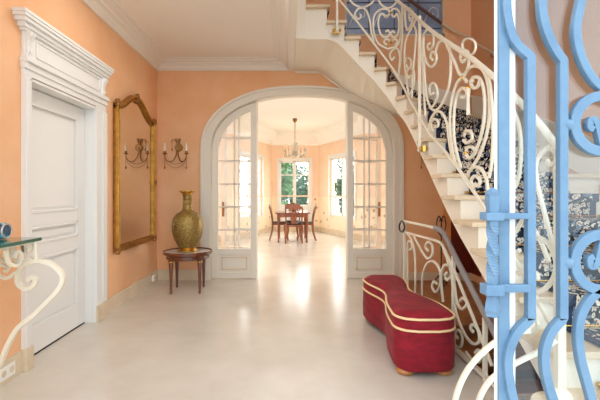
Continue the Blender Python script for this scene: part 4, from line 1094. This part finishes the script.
# ------------------------------------------------------------------ glass-topped console at the left wall
ZT = 0.975; XF = -1.50; YE = 2.44
con = thing('console_table', 'ivory scrolled iron console with green glass top against the peach wall', 'console table', (0, 0, 0))
bm = NB(); bx(bm, XL + 0.012, XF, 1.45, YE, ZT - 0.02, ZT); obj('glass_top', bm, M['greenglass'], con, bevel=0.003)
ce = on_y(YE - 0.05)
def kbar(name, pts, r=0.011, k=6, Y=None, flip=None):
    f_ = on_y(Y) if Y else ce
    P = [f_(a, b) for a, b in cr(pts, k)]
    bm = NB(); sweep(bm, P, rect(r * 2, r * 2.2), (0, 1, 0)); o = obj(name, bm, M['iron'], con, bevel=0.004)
    return o
leg_px = [(28, 281), (33, 277), (36, 281), (32, 287), (24, 288), (18, 282), (19, 272), (26, 264), (37, 261), (49, 263), (59, 270), (63, 279), (59, 289), (49, 300), (38, 311), (29, 319), (18, 328), (8, 345), (0, 364), (-8, 376), (-16, 378), (-20, 372), (-14, 368)]
sc_px = [[(35, 238), (35.5, 250), (36, 261)], [(34, 262), (27, 256), (23, 247), (27, 243), (32, 247), (29, 252)], [(30, 262), (20, 262), (12, 255), (14, 246), (21, 244), (25, 249), (20, 253)],
         [(22, 264), (8, 263), (0, 259), (-8, 248), (-2, 243), (6, 245), (9, 252), (3, 256)], [(16, 272), (8, 278), (0, 276), (-4, 270), (2, 265), (8, 268), (5, 272)],
         [(-8, 258), (-20, 262), (-30, 254), (-26, 246), (-18, 249)]]
dz = ce(0, 400).z
for Yq in (YE - 0.05, 1.55):
    f_ = on_y(YE - 0.05)
    def put(name, pts, r, tp):
        P = [f_(a, b) for a, b in cr(pts, 6)]
        P = [V((max(p.x, XL + 0.03), Yq, max(p.z, 0.016))) for p in P]
        bm = NB(); sweep(bm, P, rect(r * 2, r * 2.2), (0, 1, 0)); obj(name, bm, M['iron'], con, bevel=0.004)
    put('leg', leg_px, 0.0125, 0)
    for s in sc_px: put('scroll', s, 0.009, 0)
    bm = NB(); bx(bm, XL + 0.02, XF - 0.02, Yq - 0.01, Yq + 0.01, ZT - 0.034, ZT - 0.0205); obj('support_bar', bm, M['iron'], con)
# fretted front apron between the two ends
bm = NB(); bx(bm, XF - 0.05, XF - 0.03, 1.56, YE - 0.06, ZT - 0.034, ZT - 0.0205); obj('support_bar', bm, M['iron'], con)
for k in range(4):
    yc_ = 1.66 + 0.2 * k
    pts = [(yc_ - 0.08, ZT - 0.04), (yc_ - 0.05, ZT - 0.12), (yc_ + 0.02, ZT - 0.14), (yc_ + 0.05, ZT - 0.09), (yc_ + 0.01, ZT - 0.06), (yc_ - 0.01, ZT - 0.10)]
    bm = NB(); sweep(bm, [(XF - 0.04, a, b) for a, b in cr(pts, 5)], rect(0.018, 0.018), (1, 0, 0)); obj('scroll', bm, M['iron'], con, bevel=0.003)
# turquoise box on the console
bx_ = thing('decorative_box', 'glossy turquoise patterned jar lying on the glass console', 'ornament', (-1.675, 2.30, ZT))
bm = NB()
q = circ(0.048, 24)
A = [(x * (1.0), z + 0.05) for x, z in q]
rings = [(-0.10, 0.80), (-0.092, 1.0), (0.0, 1.03), (0.05, 1.0), (0.058, 0.85)]
R_ = [[bm.verts.new((xx, k * y * 1.0, max(0.001, 0.05 + k * z))) for y, z in q] for xx, k in rings]
for a, b in zip(R_, R_[1:]):
    for i in range(24): bm.faces.new([a[i], a[(i + 1) % 24], b[(i + 1) % 24], b[i]])
bm.faces.new(R_[0]); bm.faces.new(R_[-1][::-1]); obj('body', bm, M['turq'], bx_, smooth=True)
bm = NB(); sweep(bm, [(0.058, 0.041 * math.cos(2 * PI * i / 24), 0.05 + 0.041 * math.sin(2 * PI * i / 24)) for i in range(24)], circ(0.005, 8), (1, 0, 0), closed=True)
obj('rim', bm, M['crystal'], bx_, smooth=True)

# ------------------------------------------------------------------ wall sockets
so = thing('wall_socket', 'white double socket set in the baseboard under the console', 'socket', (XL + 0.02, 2.62, 0.075))
bm = NB(); bx(bm, 0, 0.008, -0.08, 0.07, -0.042, 0.042); obj('plate', bm, M['socket'], so, bevel=0.003)
for y in (-0.04, 0.035):
    bm = NB(); prism(bm, circ(0.022, 18), lambda a, b, d: (d, a + y, b), 0.0085, 0.0095); obj('outlet', bm, M['base'], so)
so = thing('wall_socket', 'small white socket on the baseboard in the corner below the mirror', 'socket', (XL + 0.02, 5.45, 0.08))
bm = NB(); bx(bm, 0, 0.03, -0.05, 0.05, -0.04, 0.04); obj('plate', bm, M['socket'], so, bevel=0.004)
bm = NB(); prism(bm, circ(0.02, 18), lambda a, b, d: (d, a, b), 0.0302, 0.032); obj('outlet', bm, M['base'], so)

# ------------------------------------------------------------------ dining table, chairs, chandelier
dt = thing('dining_table', 'polished wooden dining table in the bay beyond the arch', 'table', (0.115, 10.35, 0))
bm = NB(); bx(bm, -0.43, 0.43, -0.55, 0.55, 0.715, 0.745); obj('tabletop', bm, M['chairwood'], dt, bevel=0.008)
bm = NB(); bx(bm, -0.37, 0.37, -0.49, 0.49, 0.625, 0.715); obj('apron', bm, M['chairwood'], dt)
for sx in (-1, 1):
    for sy in (-1, 1):
        bm = NB(); lathe(bm, [(0.018, 0), (0.024, 0.02), (0.02, 0.05), (0.032, 0.5), (0.036, 0.6), (0.036, 0.715)], 12, (sx * 0.35, sy * 0.46, 0)); obj('leg', bm, M['chairwood'], dt, smooth=True)
def make_chair(label, x, y, rz):
    t = thing('dining_chair', label, 'chair', (x, y, 0), rz, 'dining chairs round the table')   # faces local +y
    bm = NB(); prism(bm, [(-0.21, -0.2), (0.21, -0.2), (0.24, 0.23), (-0.24, 0.23)], XY, 0.40, 0.445); obj('seat_rail', bm, M['chairwood'], t, bevel=0.01)
    bm = NB(); prism(bm, [(-0.19, -0.18), (0.19, -0.18), (0.22, 0.21), (-0.22, 0.21)], XY, 0.445, 0.475); obj('seat', bm, M['seatfab'], t, bevel=0.012)
    for s in (-1, 1):
        bm = NB(); sweep(bm, cr([(s * 0.21, 0.20, 0.40), (s * 0.225, 0.225, 0.28), (s * 0.20, 0.20, 0.10), (s * 0.215, 0.225, 0.005)], 5), circ(0.024, 8), (0, 1, 0), scale=lambda q: 1.2 - 0.5 * q); obj('leg', bm, M['chairwood'], t, smooth=True)
        bm = NB(); sweep(bm, cr([(s * 0.19, -0.18, 0.44), (s * 0.195, -0.19, 0.25), (s * 0.205, -0.26, 0.0)], 5), rect(0.036, 0.036), (0, 1, 0)); obj('leg', bm, M['chairwood'], t, bevel=0.005)
        bm = NB(); sweep(bm, cr([(s * 0.19, -0.18, 0.43), (s * 0.195, -0.195, 0.6), (s * 0.205, -0.235, 0.78), (s * 0.19, -0.26, 0.90)], 5), rect(0.034, 0.03), (0, 1, 0)); obj('back_post', bm, M['chairwood'], t, bevel=0.005)
    bm = NB()
    cp = [(-0.235, 0.83), (-0.20, 0.895), (-0.10, 0.915), (-0.05, 0.945), (0.0, 0.955), (0.05, 0.945), (0.10, 0.915), (0.20, 0.895), (0.235, 0.83), (0.17, 0.84), (0.08, 0.82), (0, 0.845), (-0.08, 0.82), (-0.17, 0.84)]
    prism(bm, cp, XZ, -0.275, -0.245); obj('crest_rail', bm, M['chairwood'], t, bevel=0.006)
    bm = NB()
    for x0_, x1_ in ((-0.075, -0.1), (-0.028, -0.035), (0.028, 0.035), (0.075, 0.1)):
        sweep(bm, cr([(x0_ * 0.7, -0.185, 0.475), (x0_ * 0.6, -0.20, 0.60), (x1_, -0.235, 0.74), (x1_ * 0.8, -0.258, 0.84)], 4), rect(0.028, 0.016), (0, 1, 0))
    for z, w_ in ((0.60, 0.07), (0.74, 0.105)): bx(bm, -w_, w_, -0.245 if z > 0.7 else -0.215, -0.225 if z > 0.7 else -0.195, z - 0.012, z + 0.012)
    obj('splat', bm, M['chairwood'], t, bevel=0.003)
    return t
make_chair('wooden dining chair with its pierced back towards the hall', 0.145, 9.95, 0)
make_chair('wooden dining chair seen side-on at the vase side of the table', -0.22, 10.45, -PI / 2)
make_chair('wooden dining chair seen side-on at the bench side of the table', 0.46, 10.45, PI / 2)
make_chair('wooden dining chair at the far side of the table by the window', 0.13, 10.98, PI)
cp_ = thing('centrepiece', 'small dark lidded urn in the middle of the dining table', 'ornament', (0.145, 10.35, 0.746))
bm = NB(); lathe(bm, [(0.05, 0), (0.055, 0.01), (0.02, 0.03), (0.02, 0.05), (0.075, 0.09), (0.085, 0.13), (0.07, 0.155)], 20); obj('bowl', bm, M['seatfab'], cp_, smooth=True)
bm = NB(); lathe(bm, [(0.072, 0.155), (0.05, 0.18), (0.015, 0.195), (0.02, 0.215), (0, 0.225)], 20); obj('lid', bm, M['seatfab'], cp_, smooth=True)

ch = thing('chandelier', 'smoky crystal chandelier hanging over the dining table', 'chandelier', (0.18, 10.35, 2.15))
bm = NB(); lathe(bm, [(0.02, 0.90), (0.045, 0.93), (0.06, 0.97), (0.055, 0.999)], 18); obj('canopy', bm, M['bronze'], ch, smooth=True)
bm = NB(); tube(bm, [(0, 0, 0.40), (0, 0, 0.95)], 0.010, 8); obj('rod', bm, M['bronze'], ch, smooth=True)
bm = NB(); lathe(bm, [(0, -0.02), (0.04, 0.0), (0.07, 0.05), (0.03, 0.09), (0.085, 0.14), (0.04, 0.2), (0.06, 0.27), (0.1, 0.33), (0.03, 0.38), (0.02, 0.44)], 18); obj('column', bm, M['crystal'], ch, smooth=True)
for k in range(8):
    a = 2 * PI * k / 8 + 0.2; ca, sa = math.cos(a), math.sin(a)
    bm = NB(); tube(bm, [(r * ca, r * sa, z) for r, z in cr([(0.03, 0.12), (0.10, 0.05), (0.2, 0.02), (0.28, 0.08), (0.29, 0.16)], 5)], 0.015, 6); arm = obj('arm', bm, M['crystal'], ch, smooth=True)
    bm = NB(); lathe(bm, [(0.01, 0.155), (0.035, 0.17), (0.036, 0.176), (0.012, 0.178), (0.012, 0.25), (0, 0.275)], 10, (0.29 * ca, 0.29 * sa, 0)); obj('candle_cup', bm, M['crystal'], arm, smooth=True)
    bm = NB(); lathe(bm, [(0, -0.04), (0.024, 0.0), (0.006, 0.055)], 8, (0.27 * ca, 0.27 * sa, 0.03)); tube(bm, [(0.27 * ca, 0.27 * sa, 0.16), (0.27 * ca, 0.27 * sa, 0.06)], 0.003, 5); obj('crystal_drop', bm, M['crystal'], arm, smooth=True)
